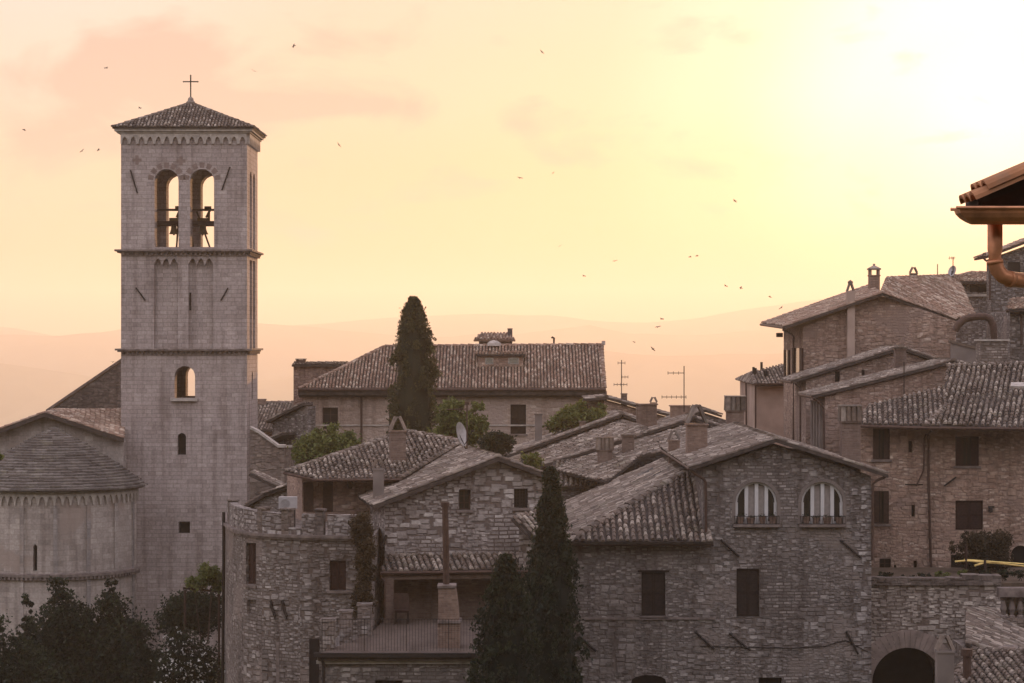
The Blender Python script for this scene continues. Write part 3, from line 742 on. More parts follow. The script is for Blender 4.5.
# ================================================================== bell tower
def build_tower():
    T = thing('bell_tower', 'tall square bell tower of pale stone with a tiled pyramid roof and iron cross', 'bell tower', P(184, 700, 116))
    pf = Pl((121, 113), (247, 113)); uL, _ = pf.uv(121, 300); uR, _ = pf.uv(247, 300)
    Wd = uR - uL; D = 5.4; th = .95; top = pf.uv(121, 131)[1]
    L0 = [[pf.uv(*p) for p in h] for h in (arch(154.5, 169, 178.5, 247), arch(190, 169, 214, 247), arch(174.5, 366, 195, 398), )]
    slit = [[pf.uv(*p) for p in h] for h in (arch(177.5, 433, 186, 455), rect(178.5, 521.5, 190, 533.5))]
    def blind(x0, x1):
        pts = [(x0, 349), (x1, 349)]; w = (x1 - x0) / 3
        for k in range(3):
            xr = x1 - w * k
            pts.append((xr, 266))
            if k == 0: pts[-1] = (xr, 264)
            for g in range(1, 8):
                a = g / 8.0; e = math.sin(math.pi * a) ** .6
                pts.append((xr - .8 - (w - 1.6) * a, 265 - 6.5 * e))
            if k < 2: pts.append((xr - w, 266)); 
        pts.append((x0, 264))
        return pts
    bl = [[pf.uv(*p) for p in h] for h in (blind(154, 178), blind(188.5, 213))]
    m = MB()
    o = [(uL, -.6), (uR, -.6), (uR, top), (uL, top)]
    # the front wall: outer skin with every opening, then its inner skin
    def skin(pl, o, holes, shallow, inner_holes):
        tess(m, [[pl.pt(*p) for p in o]] + [[pl.pt(*p) for p in h] for h in holes + shallow], pl.n)
        tess(m, [[pl.pt(u, v, -th) for u, v in o]] + [[pl.pt(u, v, -th) for u, v in h] for h in holes], -pl.n)
        for h, rv in [(h, th) for h in holes] + [(h, .26 if h in bl else .45) for h in shallow]:
            k = len(h); a = [pl.pt(*p) for p in h]; b = [pl.pt(p[0], p[1], -rv) for p in h]
            for i in range(k): m.face([a[i], a[(i + 1) % k], b[(i + 1) % k], b[i]], 0)
            if rv < th: tess(m, [b], pl.n, 0 if rv < .3 else 1)
    skin(pf, o, L0, bl + slit, None)
    # back wall with matching belfry openings
    pb = Pl((121, 113), (247, 113)); pb.o = pf.o - pf.n * (D - th)
    hb = [[(u, v) for u, v in h] for h in L0]
    tess(m, [[pb.pt(*p) for p in o]] + [[pb.pt(*p) for p in h] for h in hb], pb.n)
    tess(m, [[pb.pt(u, v, -th) for u, v in o]] + [[pb.pt(u, v, -th) for u, v in h] for h in hb], -pb.n)
    for h in hb:
        k = len(h); a = [pb.pt(*p) for p in h]; b = [pb.pt(p[0], p[1], -th) for p in h]
        for i in range(k): m.face([a[i], a[(i + 1) % k], b[(i + 1) % k], b[i]], 0)
    # side walls
    vb0, vb1 = pf.uv(121, 247)[1], pf.uv(121, 169)[1]
    vp0, vp1 = pf.uv(121, 349)[1], pf.uv(121, 259)[1]
    for side in (0, 1):
        ps = Pl((121, 113), (247, 113))
        if side: ps.o = pf.pt(uR, 0); ps.u = -pf.n; ps.n = pf.u.copy()
        else: ps.o = pf.pt(uL, 0) - pf.n * D; ps.u = pf.n.copy(); ps.n = -pf.u
        oo = [(th if not side else 0.0, -.6), (D if not side else D, -.6), (D, top), (th if not side else 0.0, top)]
        oo = [(.0, -.6), (D, -.6), (D, top), (.0, top)]
        def ar(u0, u1, v0, v1):
            r = (u1 - u0) / 2; c = (u0 + u1) / 2
            return [(u0, v0), (u1, v0)] + [(c + r * math.cos(math.pi * k / 10), v1 - r + r * math.sin(math.pi * k / 10)) for k in range(11)]
        hs = [ar(1.35, 2.45, vb0, vb1), ar(3.0, 4.1, vb0, vb1)]
        pan = [[(1.3, vp0), (2.5, vp0), (2.5, vp1), (1.3, vp1)], [(2.95, vp0), (4.15, vp0), (4.15, vp1), (2.95, vp1)]]
        lo = [ar(2.35, 3.0, pf.uv(121, 400)[1], pf.uv(121, 372)[1])]
        tess(m, [[ps.pt(*p) for p in oo]] + [[ps.pt(*p) for p in h] for h in hs + pan + lo], ps.n)
        tess(m, [[ps.pt(u, v, -th) for u, v in oo]] + [[ps.pt(u, v, -th) for u, v in h] for h in hs], -ps.n)
        for h, rv in [(h, th) for h in hs] + [(h, .14) for h in pan] + [(h, .4) for h in lo]:
            k = len(h); a = [ps.pt(*p) for p in h]; b = [ps.pt(p[0], p[1], -rv) for p in h]
            for i in range(k): m.face([a[i], a[(i + 1) % k], b[(i + 1) % k], b[i]], 0)
            if rv < th: tess(m, [b], ps.n, 0 if rv < .3 else 1)
    # floors inside
    for y in (350, 250):
        v = pf.uv(121, y)[1]; pf.box(m, uL + th, uR - th, v - .25, v, -D + th, -th, 0)
    v = pf.uv(121, 352)[1]
    m.build('wall', [ASHLAR, DARK], T)
    # string courses with a dentil row beneath
    def course(y, hgt, out, dent):
        c = MB(); v0 = pf.uv(121, y + hgt)[1]; v1 = pf.uv(121, y)[1]
        for (g, a, b) in ((out, v0 + (v1 - v0) * .45, v1), (out * .6, v0, v0 + (v1 - v0) * .45)):
            pf.box(c, uL - g, uR + g, a, b, .003, g); pf.box(c, uL - g, uR + g, a, b, -D - g, -D - .003)
            pf.box(c, uR + .003, uR + g, a, b, -D, .003); pf.box(c, uL - g, uL - .003, a, b, -D, .003)
        if dent:
            k = 26
            for i in range(k):
                u = uL + (uR - uL) * (i + .25) / k; pf.box(c, u, u + Wd / k * .45, v0 - .12, v0, .003, out * .5)
            for i in range(14):
                q = -D * (i + .25) / 14; pf.box(c, uR + .003, uR + out * .5, v0 - .12, v0, q - .2, q)
        c.build('string_course', TRIMD, T)
    course(249.5, 3.4, .30, True); course(348.6, 3.4, .28, True)
    # arched corbel frieze under the eaves, and the moulding above it
    vt, vmid, vbt = pf.uv(121, 132)[1], pf.uv(121, 137)[1], pf.uv(121, 144)[1]
    c = MB()
    def frieze(pl, u0, u1, n):
        w = (u1 - u0) / n
        for i in range(n):
            a = u0 + w * i; pts = [(a, vt), (a, vbt)]
            pts.append((a + w * .14, vbt))
            for g in range(1, 10):
                f = g / 10; e = math.sin(math.pi * f) ** .55
                pts.append((a + w * (.14 + .72 * f), vbt + (vmid - vbt) * e))
            pts += [(a + w * .86, vbt), (a + w, vbt), (a + w, vt)]
            fr = [pl.pt(u, v, .15) for u, v in pts]; bk = [pl.pt(u, v, .002) for u, v in pts]
            tess(c, [fr], pl.n)
            for k in range(len(pts)): c.face([fr[k], fr[(k + 1) % len(pts)], bk[(k + 1) % len(pts)], bk[k]])
    frieze(pf, uL, uR, 15)
    ps = Pl((121, 113), (247, 113)); ps.o = pf.pt(uR, 0); ps.u = -pf.n; ps.n = pf.u.copy(); frieze(ps, 0, D, 12)
    for (g, y0, y1) in ((.20, 131.5, 133.2), (.30, 129.6, 131.5), (.34, 128.2, 129.6)):
        pf.box(c, uL - g, uR + g, pf.uv(121, y1)[1], pf.uv(121, y0)[1], -D - g, g)
    c.build('cornice', TRIM, T)
    # roof
    r = MB(); ev = pf.uv(121, 127.5)[1]; g = .2
    g = .40; cs = [pf.pt(uL - g, ev, g), pf.pt(uR + g, ev, g), pf.pt(uR + g, ev, -D - g), pf.pt(uL - g, ev, -D - g)]
    ap = pf.pt((uL + uR) / 2, P(189, 103.5, 115.6).z, -D / 2)
    for i in range(4):
        tiled(r, [cs[i], cs[(i + 1) % 4], ap], .26, .42, seed=i + 1, thick=.10); ridge(r, cs[i], ap, .12)
    r.lathe(ap, [(.22, -.1), (.24, .05), (.16, .12), (.14, .25), (.05, .32), (.001, .33)], 0, 10)
    r.build('roof', [TILE, UNDER], T)
    x = MB(); b = ap + V((0, 0, .28)); hx = 1.18
    x.tube([b, b + V((0, 0, hx))], .035, 0, 6); x.tube([b + V((-.38, 0, hx * .72)), b + V((.38, 0, hx * .72))], .035, 0, 6)
    for e in ((-.38, hx * .72), (.38, hx * .72), (0, hx)): x.lathe(b + V((e[0], 0, e[1])), [(.001, -.05), (.05, 0), (.001, .05)], 0, 6)
    x.build('cross', IRON, T)
    # iron ties and the window ledge
    for p, q in (((130.5, 170), (137.5, 193)), ((230, 167), (222, 190)), ((136, 287.5), (145.5, 300.5)), ((228, 288), (221, 300.5))): anchor(T, pf, p, q, .04)
    s = MB(); pf.boxpx(s, 189.3, 292.5, 191.3, 310.5, .004, .02, 0); s.build('slit', DARK, T)
    s = MB(); pf.boxpx(s, 171, 398, 197.5, 401, .003, .22, 0); s.build('sill', TRIM, T)
    # dark stone crosses and voussoirs let into the belfry wall
    INL = plain('dark_pink_inlay', (.20, .145, .125), .9, var=.2)
    for cx, cy in ((137, 160), (181, 161)):
        s = MB()
        pf.boxpx(s, cx - 4.5, cy - 1.6, cx + 4.5, cy + 1.6, .002, .012); pf.boxpx(s, cx - 1.6, cy - 4.6, cx + 1.6, cy - 1.6, .002, .012); pf.boxpx(s, cx - 1.6, cy + 1.6, cx + 1.6, cy + 4.6, .002, .012); s.build('inlay_cross', INL, T)
    for cx in (166.5, 202):
        s = MB()
        for k in range(7):
            a = math.pi * (k + .5) / 7; u, v = pf.uv(cx, 181); c0 = (math.cos(a), math.sin(a)); r0, r1, hw = M(13.2, 113), M(18.6, 113), .11
            t0 = (-c0[1], c0[0]); pts = [(u + c0[0] * rr + t0[0] * w, v + c0[1] * rr + t0[1] * w) for rr, w in ((r0, -hw), (r1, -hw * 1.3), (r1, hw * 1.3), (r0, hw))]
            s.face([pf.pt(a_, b_, .006) for a_, b_ in pts])
        s.build('voussoir_band', INL, T)
    # bell frame of two crossbeams with posts
    s = MB(); vbm = pf.uv(121, 221)[1]
    for q in (-2.1, -3.9): pf.box(s, uL + th - .2, uR - th + .2, vbm - .10, vbm + .10, q - .10, q + .10)
    pf.box(s, uL + th - .2, uR - th + .2, pf.uv(121, 207)[1] - .06, pf.uv(121, 207)[1] + .06, -2.9, -2.8)
    for u in (.36, .5, .64): s.tube([pf.pt(uL + Wd * u, pf.uv(121, 247)[1], -3.9), pf.pt(uL + Wd * (.47 + (u - .5) * .5), pf.uv(121, 207)[1], -3.0)], .05, 0, 6)
    s.build('bell_frame', WOODB, T)
    for nm, fx, q, rr, lab in (('church_bell', .37, -2.4, .25, 'bronze bell hanging in the left arch of the belfry'), ('church_bell', .60, -2.6, .30, 'bronze bell hanging in the right arch of the belfry')):
        b = MB(); c = pf.pt(uL + Wd * fx, vbm + .20, q)
        b.lathe(c, [(.001, -.22), (rr * .5, -.24), (rr * .56, -.32), (rr * .62, -.5), (rr * .78, -.66), (rr, -.78), (rr * .9, -.78), (rr * .6, -.6), (.001, -.4)], 0, 16)
        b.box(c + V((0, 0, -.08)), (rr * 1.9, .2, .32)); b.tube([c + V((0, 0, -.6)), c + V((0, 0, -.84))], .05, 0, 6)
        b.tube([c + V((rr * 1.1, 0, 0)) + V((0, .0, .55)), c + V((rr * 1.1, 0, -.1))], .06, 0, 6); b.tube([c + V((rr * .6, 0, .1)), c + V((rr * 1.35, 0, .55))], .07, 0, 6); b.tube([c + V((rr * .3, 0, .62)), c + V((rr * 1.5, 0, .62))], .1, 0, 6)
        solo(b, nm, BELLM, lab, 'bell', smooth=False)
build_tower()

# ================================================================== church with apse
def build_church():
    C = thing('church', 'stone church with a round apse under a stepped slab roof', 'church', P(54, 720, 109))
    Yc = 110.5; c0 = P(54, CY, Yc); r = M(82.5, Yc); cen = V((c0.x, c0.y, 0)); ev = EZ - (490.5 - CY) * (c0.y - r) / F
    n = 48; a0, a1 = math.pi, 2 * math.pi
    uvf = lambda q: (r * math.atan2(q.y - cen.y, q.x - cen.x), q.z)
    w = MB(); w.uvf = uvf
    slit_px, hole_px = (36.5, 559), (44, 502)
    class Facet:
        pass
    for i in range(n // 2 * 2):
        A = a0 + (a1 - a0) * i / n; B = a0 + (a1 - a0) * (i + 1) / n
        pa, pb = cen + V((math.cos(A) * r, math.sin(A) * r, 0)), cen + V((math.cos(B) * r, math.sin(B) * r, 0))
        p = Pl((0, 1), (1, 1)); p.o = pa; d = pb - pa; p.u = d.normalized(); p.n = V((p.u.y, -p.u.x, 0)); L = d.length
        hs = []
        us, vs_ = p.uv(36.5, 571)
        if p.n.y < -.3 and .0 < us < L:
            uc = min(max(us, .16), L - .16); v1 = p.uv(36.5, 546)[1]; hs = [[(uc - .1, vs_), (uc + .1, vs_), (uc + .1, v1), (uc, v1 + .1), (uc - .1, v1)]]
        fr = [p.pt(0, -.6), p.pt(L, -.6), p.pt(L, ev), p.pt(0, ev)]
        hl = [[p.pt(*q) for q in h] for h in hs]
        tess(w, [fr] + hl, p.n)
        for h in hl:
            b = [q - p.n * .4 for q in h]
            for k in range(len(h)): w.face([h[k], h[(k + 1) % len(h)], b[(k + 1) % len(h)], b[k]])
            tess(w, [b], p.n, 1)
    w.build('apse_wall', [CHURCH, DARK], C)
    # roof: rings of stone slabs, each lapping the one below
    rf = MB(); hgt = P(47, 428, Yc).z - ev; k = 24; R0 = r + .42
    prof = []
    for i in range(k):
        f0, f1 = i / k, (i + 1) / k
        ra = R0 * (1 - f0 ** 1.08) + .02; rb = R0 * (1 - f1 ** 1.08) + .02
        z = ev + .02 + hgt * (math.sin(f0 * 1.25) / math.sin(1.25) * .35 + f0 * .65)
        z2 = ev + .02 + hgt * (math.sin(f1 * 1.25) / math.sin(1.25) * .35 + f1 * .65)
        prof += [(ra + .06, z - .02), (ra + .06, z + .06), (rb, z2 - .02)]
        nn = max(8, int(2 * math.pi * ra / .55)); off = R.random()
        for j in range(nn // 2 + 2):
            A = math.pi + (j + off - 1) * 2 * math.pi / nn; B = A + 2 * math.pi / nn * .985
            if A < math.pi - .1 or B > 2 * math.pi + .1: continue
            dz = R.uniform(-.02, .02); dr = R.uniform(-.03, .05); pts = []
            for (rr, zz) in ((ra + .06 + dr, z - .02 + dz), (ra + .06 + dr, z + .06 + dz), (max(.02, rb - .08), z2 + .03)):
                for an in (A, B): pts.append(cen + V((math.cos(an) * rr, math.sin(an) * rr, zz)))
            rf.faces(pts, ((0, 1, 3, 2), (2, 3, 5, 4)), 0)
    rf.lathe(cen, [(R0 - .02, ev - .07), (R0 + .03, ev + .0), (.02, ev + hgt - .06)], 0, 48, math.pi, 2 * math.pi, .3)
    rf.lathe(cen, [(r - .05, ev - .071), (R0 - .02, ev - .07)], 0, 48, math.pi, 2 * math.pi, .3)
    rf.build('apse_roof', SLABT, C)
    # arched frieze, pilaster strips and dentilled string course, bent round the apse
    fz = MB()
    def bent(u, v, d): 
        a = u / r; return cen + V((math.cos(a) * (r + d), math.sin(a) * (r + d), v))
    nA = 34; wA = math.pi * r / nA; vt = ev - .08; va = ev - .30; vb = ev - .74
    for i in range(nA):
        a = math.pi * r + wA * i
        pts = [(a, vt), (a, vb), (a + wA * .10, vb)]
        for g in range(0, 11):
            f = g / 10; e = math.sin(math.pi * f) ** .6; pts.append((a + wA * (.12 + .76 * f), vb + .12 + (va - vb - .12) * e))
        pts += [(a + wA * .90, vb), (a + wA, vb), (a + wA, vt)]
        fr = [bent(u, v, .12) for u, v in pts]; bk = [bent(u, v, .002) for u, v in pts]
        wn_ = bent(a + wA / 2, vt, 1) - bent(a + wA / 2, vt, 0)
        tess(fz, [fr], wn_)
        for q in range(len(pts)): fz.face([fr[q], fr[(q + 1) % len(pts)], bk[(q + 1) % len(pts)], bk[q]])
    for k_ in range(8):
        a = math.pi * r * (1 + (k_ + .5) / 8); pz = MB()
        u0, u1 = a - .10, a + .10
        for (p, q) in (((u0, u1)),):
            pts = [bent(p, -.6, .07), bent(q, -.6, .07), bent(q, vb, .07), bent(p, vb, .07), bent(p, -.6, .0), bent(q, -.6, .0), bent(q, vb, .0), bent(p, vb, .0)]
            pz.hexa(pts); pz.build('pilaster', CHURCH, C)
    fz.build('frieze', TRIM, C)
    st = MB(); zs = EZ - (577 - CY) * (c0.y - r) / F
    st.lathe(cen, [(r + .0, zs + .16), (r + .2, zs + .12), (r + .2, zs - .02), (r + .1, zs - .04), (r + .1, zs - .18), (r, zs - .2)], 0, 48, math.pi, 2 * math.pi)
    for i in range(60):
        a = math.pi * r * (1 + (i + .25) / 60); b = a + math.pi * r / 60 * .5
        st.hexa([bent(a, zs - .16, .18), bent(b, zs - .16, .18), bent(b, zs - .03, .18), bent(a, zs - .03, .18), bent(a, zs - .16, .09), bent(b, zs - .16, .09), bent(b, zs - .03, .09), bent(a, zs - .03, .09)])
    st.build('string_course', TRIMD, C)
    # gable of the nave behind the apse
    pg = Pl((-60, 111), (128, 111))
    g = MB(); wall(g, pg, [(-60, 453), (45, 416), (123.5, 442)], depth=.9); g.build('gable_wall', CHURCH, C)
    rf = MB()
    p1, p2, p3 = P(45, 412.5, 110.6), P(124, 438.5, 110.6), P(124, 409, 118)
    f = plane3(p1, p2, p3); tiled(rf, [p1, p2, p3, f(53, 409.5)], .24, .40, seed=4)
    pl_, pr = P(45, 412.5, 110.6), P(-60, 452, 110.6)
    bk = V((0, 6, 0)); tiled(rf, [pl_, pl_ + bk, pr + bk, pr], .24, .4, seed=6)
    i = V((0, .06, 0)); ridge(rf, P(-60, 451, 110.6) + i, p1 + i, .11, up=.05); ridge(rf, p2 + i, p1 + i, .11, up=.05)
    for a_, b_ in ((P(-60, 452, 110.4), p1), (p1, p2)):
        d = V((0, -.12, 0)); dn = V((0, 0, -.2)); rf.hexa([a_ + d, b_ + d, b_ + d + dn, a_ + d + dn, a_, b_, b_ + dn, a_ + dn], 1)
    rf.build('nave_roof', [TILE_R, UNDER], C)
    # taller wall with a raking top rising behind it to the tower
    pu = Pl((46, 119.5), (132, 119.5)); g = MB(); wall(g, pu, [(47, 413), (123, 361), (131, 361)], depth=.8)
    g.build('upper_wall', DARKSTONE, C)
    a_, b_ = pu.px(46, 412.5, .06), pu.px(124, 359.5, .06); up = V((0, 0, .16)); bk = V((0, .95, 0)); cp = MB()
    cp.hexa([a_, b_, b_ + up, a_ + up, a_ + bk, b_ + bk, b_ + bk + up, a_ + bk + up]); cp.build('coping', TRIMD, C)
build_church()

# ================================================================== house with the arched windows, centre right
def build_arched():
    H = thing('stone_house', 'large rubble stone house with two arched windows under its gable and a lower hipped wing', 'house', P(720, 720, 82))
    p = Pl((566, 80), (871, 80))
    aw = [(735.5, 482, 777, 524), (801.5, 482, 843, 524)]
    sh = [(641.5, 572, 665.5, 616), (736.5, 568.5, 759.5, 617)]
    lowo = arch(631, 675, 666.5, 720, 8, -.55)
    lo2 = rect(758.5, 677.5, 782, 720)
    m = MB()
    t = [p.uv(*q) for q in ((566, 543), (703, 543), (703, 469), (775, 445), (871, 476))]
    prism_uv(m, p, [(t[0][0], -.6), (t[-1][0], -.6), t[4], t[3], t[2], t[1], t[0]], [[p.uv(*q) for q in h] for h in [arch(*a) for a in aw] + [rect(*s) for s in sh] + [lowo, lo2]], 0, 6.0, .30, 0, True, 1)
    # rear range of the main block
    u0, u1 = p.uv(703, 469)[0], p.uv(871, 469)[0]
    e = p.uv(703, 469)[1]
    p.box(m, u0, u1, -.6, e, -18, -6.0)
    ul, vl = p.uv(566, 543); p.box(m, ul + .25, u0, -.6, vl - .02, -19, -6.0)
    m.build('wall', [RUBBLE2, DARK], H)
    r = MB(); gable_roof(r, p, (689, 467), (775, 438.5), (887, 474), 18.0, .30, .26, .42, seed=3)
    ov = .30
    for a_, b_ in (((689, 467), (775, 438.5)), ((775, 438.5), (887, 474))):
        A, B = p.px(*a_, ov + .02), p.px(*b_, ov + .02); d = p.n * .05; dn = V((0, 0, -.13)); r.hexa([A + d, B + d, B + d + dn, A + d + dn, A, B, B + dn, A + dn], 1)
    main = r.build('roof', [TILE, UNDER], H)
    for (x, y) in ((718, 466), (740, 458.5), (757, 453), (796, 453), (823, 461.5), (852, 470.5)):
        u, v = p.uv(x, y); rb = MB(); p.box(rb, u - .09, u + .09, v - .16, v + .02, -.1, .27); rb.build('rafter_end', UNDER, main)
    # hipped wing roof
    w = MB(); c1, c2 = P(567, 541.5, 79.4), P(713.5, 541.5, 79.4); ap = P(684, 472.5, 84)
    sl = plane3(c1, c2, ap); br = P(697, 470, 84.1); br = sl(693, 473)
    tiled(w, [c1, c2, br, ap], .345, .44, seed=8, wob=.05, h=.13)
    cb = c1 + V((0, 20, 0)); rb_ = V((ap.x, cb.y - 3, ap.z)); tiled(w, [c1, ap, rb_, cb], .30, .44, seed=9, wob=.05)
    ridge(w, c1, ap, .17, .44); ridge(w, ap, rb_, .15); ridge(w, c2 + V((-.12, .1, .02)), br, .14)
    wing = w.build('lower_roof', [TILE, UNDER], H)
    for a_, b_ in (((641, 477), (652, 471)), ((647, 482), (660, 474.5))):
        sk = MB(); fl = plane3(c1, ap, rb_); A, B = fl(*a_), fl(*b_); n_ = (ap - c1).cross(rb_ - c1).normalized(); n_ = n_ if n_.z > 0 else -n_
        s = (B - A); q = n_.cross(s).normalized() * .16; A += n_ * .14; B += n_ * .14
        sk.hexa([A - q, B - q, B + q, A + q, A - q - n_ * .08, B - q - n_ * .08, B + q - n_ * .08, A + q - n_ * .08]); sk.build('roof_glass', SKYL, wing)
    # openings
    for (x0, y0, x1, y1) in aw:
        u0, v0 = p.uv(x0, y1); u1, v1 = p.uv(x1, y0); cu = (u0 + u1) / 2; rr = (u1 - u0) / 2; vc = v1 - rr
        g = MB(); A = [(cu + rr * math.cos(math.pi * k / 16), vc + rr * math.sin(math.pi * k / 16)) for k in range(17)]
        tess(g, [[p.pt(u0, v0, -.26), p.pt(u1, v0, -.26)] + [p.pt(a, b, -.26) for a, b in A]], p.n, 1)
        for k in range(16):   # arched frame
            (a, b), (c, d) = A[k], A[k + 1]; f = .90
            i0, i1 = (cu + (a - cu) * f, vc + (b - vc) * f), (cu + (c - cu) * f, vc + (d - vc) * f)
            g.hexa([p.pt(a, b, -.12), p.pt(c, d, -.12), p.pt(*i1, -.12), p.pt(*i0, -.12), p.pt(a, b, -.24), p.pt(c, d, -.24), p.pt(*i1, -.24), p.pt(*i0, -.24)], 0)
        for fx in (-.46, .03, .50): 
            q = cu + rr * fx; hh = vc + math.sqrt(max(0, 1 - fx * fx)) * rr * .97; p.box(g, q - .065, q + .065, v0, hh, -.235, -.11, 0)
        for q in (u0 + .05, u1 - .05): p.box(g, q - .05, q + .05, v0, vc, -.24, -.12, 0)
        p.box(g, u0, u1, v0, v0 + .08, -.24, -.12, 0)
        win = g.build('window', [WHITE, PANE], H); win['label'] = 'arched window with white mullions'
        cu_ = MB()
        for fa, fb in (((-.44, .0), (.06, .48)) if x0 < 760 else ((-.43, -.08), (.06, .47))):
            hh = vc + math.sqrt(1 - max(abs(fa), abs(fb)) ** 2) * rr * .93; p.box(cu_, cu + rr * fa, cu + rr * fb, v0 + .05, hh, -.252, -.246)
        cu_.build('curtain', CURT, win)
        s = MB(); f0, f1 = 1.0, 1.17
        for k in range(16):
            a, b = math.pi * k / 16, math.pi * (k + .93) / 16
            s.hexa([p.pt(cu + rr * math.cos(x) * f, vc + rr * math.sin(x) * f, dd) for dd in (.012, -.05) for (x, f) in ((a, 1.003), (b, 1.003), (b, f1), (a, f1))])
        for sg in (-1, 1): 
            lo_, hi_ = sorted((cu + sg * rr * 1.003, cu + sg * rr * f1)); p.box(s, lo_, hi_, v0, vc - .005, -.05, .012)
        s.build('surround', PLASTER, win)
        s = MB(); p.box(s, u0 - .1, u1 + .1, v0 - .10, v0 - .003, -.2, .22); s.build('sill', TRIMD, win)
        s = MB()
        for vv in (v0 + .02, v0 + .30): 
            s.tube([p.pt(u0 - .06, vv, .20), p.pt(u1 + .06, vv, .20)], .014, 0, 5)
            for q in (u0 - .06, u1 + .06): s.tube([p.pt(q, vv, .20), p.pt(q, vv, .005)], .014, 0, 5)
        for k in range(15): q = u0 - .06 + (u1 - u0 + .12) * k / 14; s.tube([p.pt(q, v0 + .02, .20), p.pt(q, v0 + .30, .20)], .009, 0, 4)
        s.build('railing', IRON, win)
        left = x0 < 760
        side = 'left' if left else 'right'
        for k in range(4):
            b = MB(); q = u0 + (u1 - u0) * (k + .5) / 4 + R.uniform(-.04, .04); h = R.uniform(.20, .27); rr_ = R.uniform(.12, .17)
            c = p.pt(q, v0 - .001, .02); b.lathe(c, [(.001, 0), (rr_ * .7, 0), (rr_, h), (rr_ * 1.1, h), (rr_ * 1.1, h + .035), (rr_ * .9, h + .035), (.001, h + .0)], 0, 12)
            t_ = thing('flower_pot', f'terracotta flower pot standing behind the railing of the {side} arched window', 'flower pot', c, f'flower pots on the {side} arched window sill'); b.build('pot', POT, t_)
            l = MB()
            for z in range(40): leafquad(l, c + V((R.gauss(0, .07), R.gauss(0, .05), h + .03 + abs(R.gauss(0, .06)))), .06, R)
            l.build('plant', LEAF_D, t_)
    window(H, p, *sh[0], lintel=True); window(H, p, *sh[1], mats=WOOD, sill=False)
    s = MB(); p.boxpx(s, 569, 617.3, 716, 619.4, .003, .07); s.build('string_course', TRIMD, H)
    for a, b in (((720.5, 539.5), (739, 556.5)), ((840, 540), (860.5, 557.5)), ((695.5, 632), (714, 649)), ((729, 633), (750, 650)), ((846, 631), (858, 654)), ((580.5, 637), (596, 651))): anchor(H, p, a, b, .045)
    g = MB()
    A, B = p.px(689, 468, .32), P(640, 453.5, 92.5)
    pipe(g, [p.px(688.5, 468.5, .36), p.px(688.5, 468.5, .36) + V((-.1, 15, 0))], .045)
    g.build('gutter', COPPER, H)
    g = MB(); pipe(g, [p.px(690, 469, .30), p.px(694, 473, .2), p.px(703, 478.5, .10), p.px(705.5, 482, .09), p.px(706, 538, .09)], .055); g.build('downpipe', COPPER, H)
    g = MB(); pipe(g, [p.px(886, 475.5, .3), p.px(877, 480, .15), p.px(872.5, 484, .09), p.px(872, 560, .09)], .05); g.build('downpipe', COPPER, H)
    g = MB(); q = p.px(568, 544, .28); q2 = p.px(713, 544, .28); pipe(g, [q, q2], .05); g.build('gutter', COPPER, H)
    q = MB(); z = .0; i_ = 0; uE = p.uv(871, 600)[0]
    while z < p.uv(871, 490)[1]:
        hq = R.uniform(.22, .34); wq = (.62 if i_ % 2 else .36) * R.uniform(.85, 1.15)
        p.box(q, uE - wq, uE + .012, z + .012, z + hq - .012, -.3, R.uniform(.006, .02)); z += hq; i_ += 1
    q.build('quoins', RUBBLE3, H)
    # a thin cable sagging along the wall
    g = MB(); pipe(g, [p.px(700, 646, .03), p.px(740, 646.8, .03), p.px(790, 648, .03), p.px(825, 646, .03), p.px(845, 640, .03), p.px(868, 652, .03)], .018); g.build('cable', IRON, H)
    # chimneys
    chimney(main, 696.5, 404, 450, 20, 86, 'lean', BRICK, 1.0)
    chimney(main, 735, 395.5, 424, 17, 95, 'clad', BRICK, .75)
    chimney(main, 850, 405, 462, 18.5, 84.5, 'clad', BRICK, .8)
    chimney(main, 674, 430, 452, 11, 90, 'lean', BRICK, .4)
build_arched()

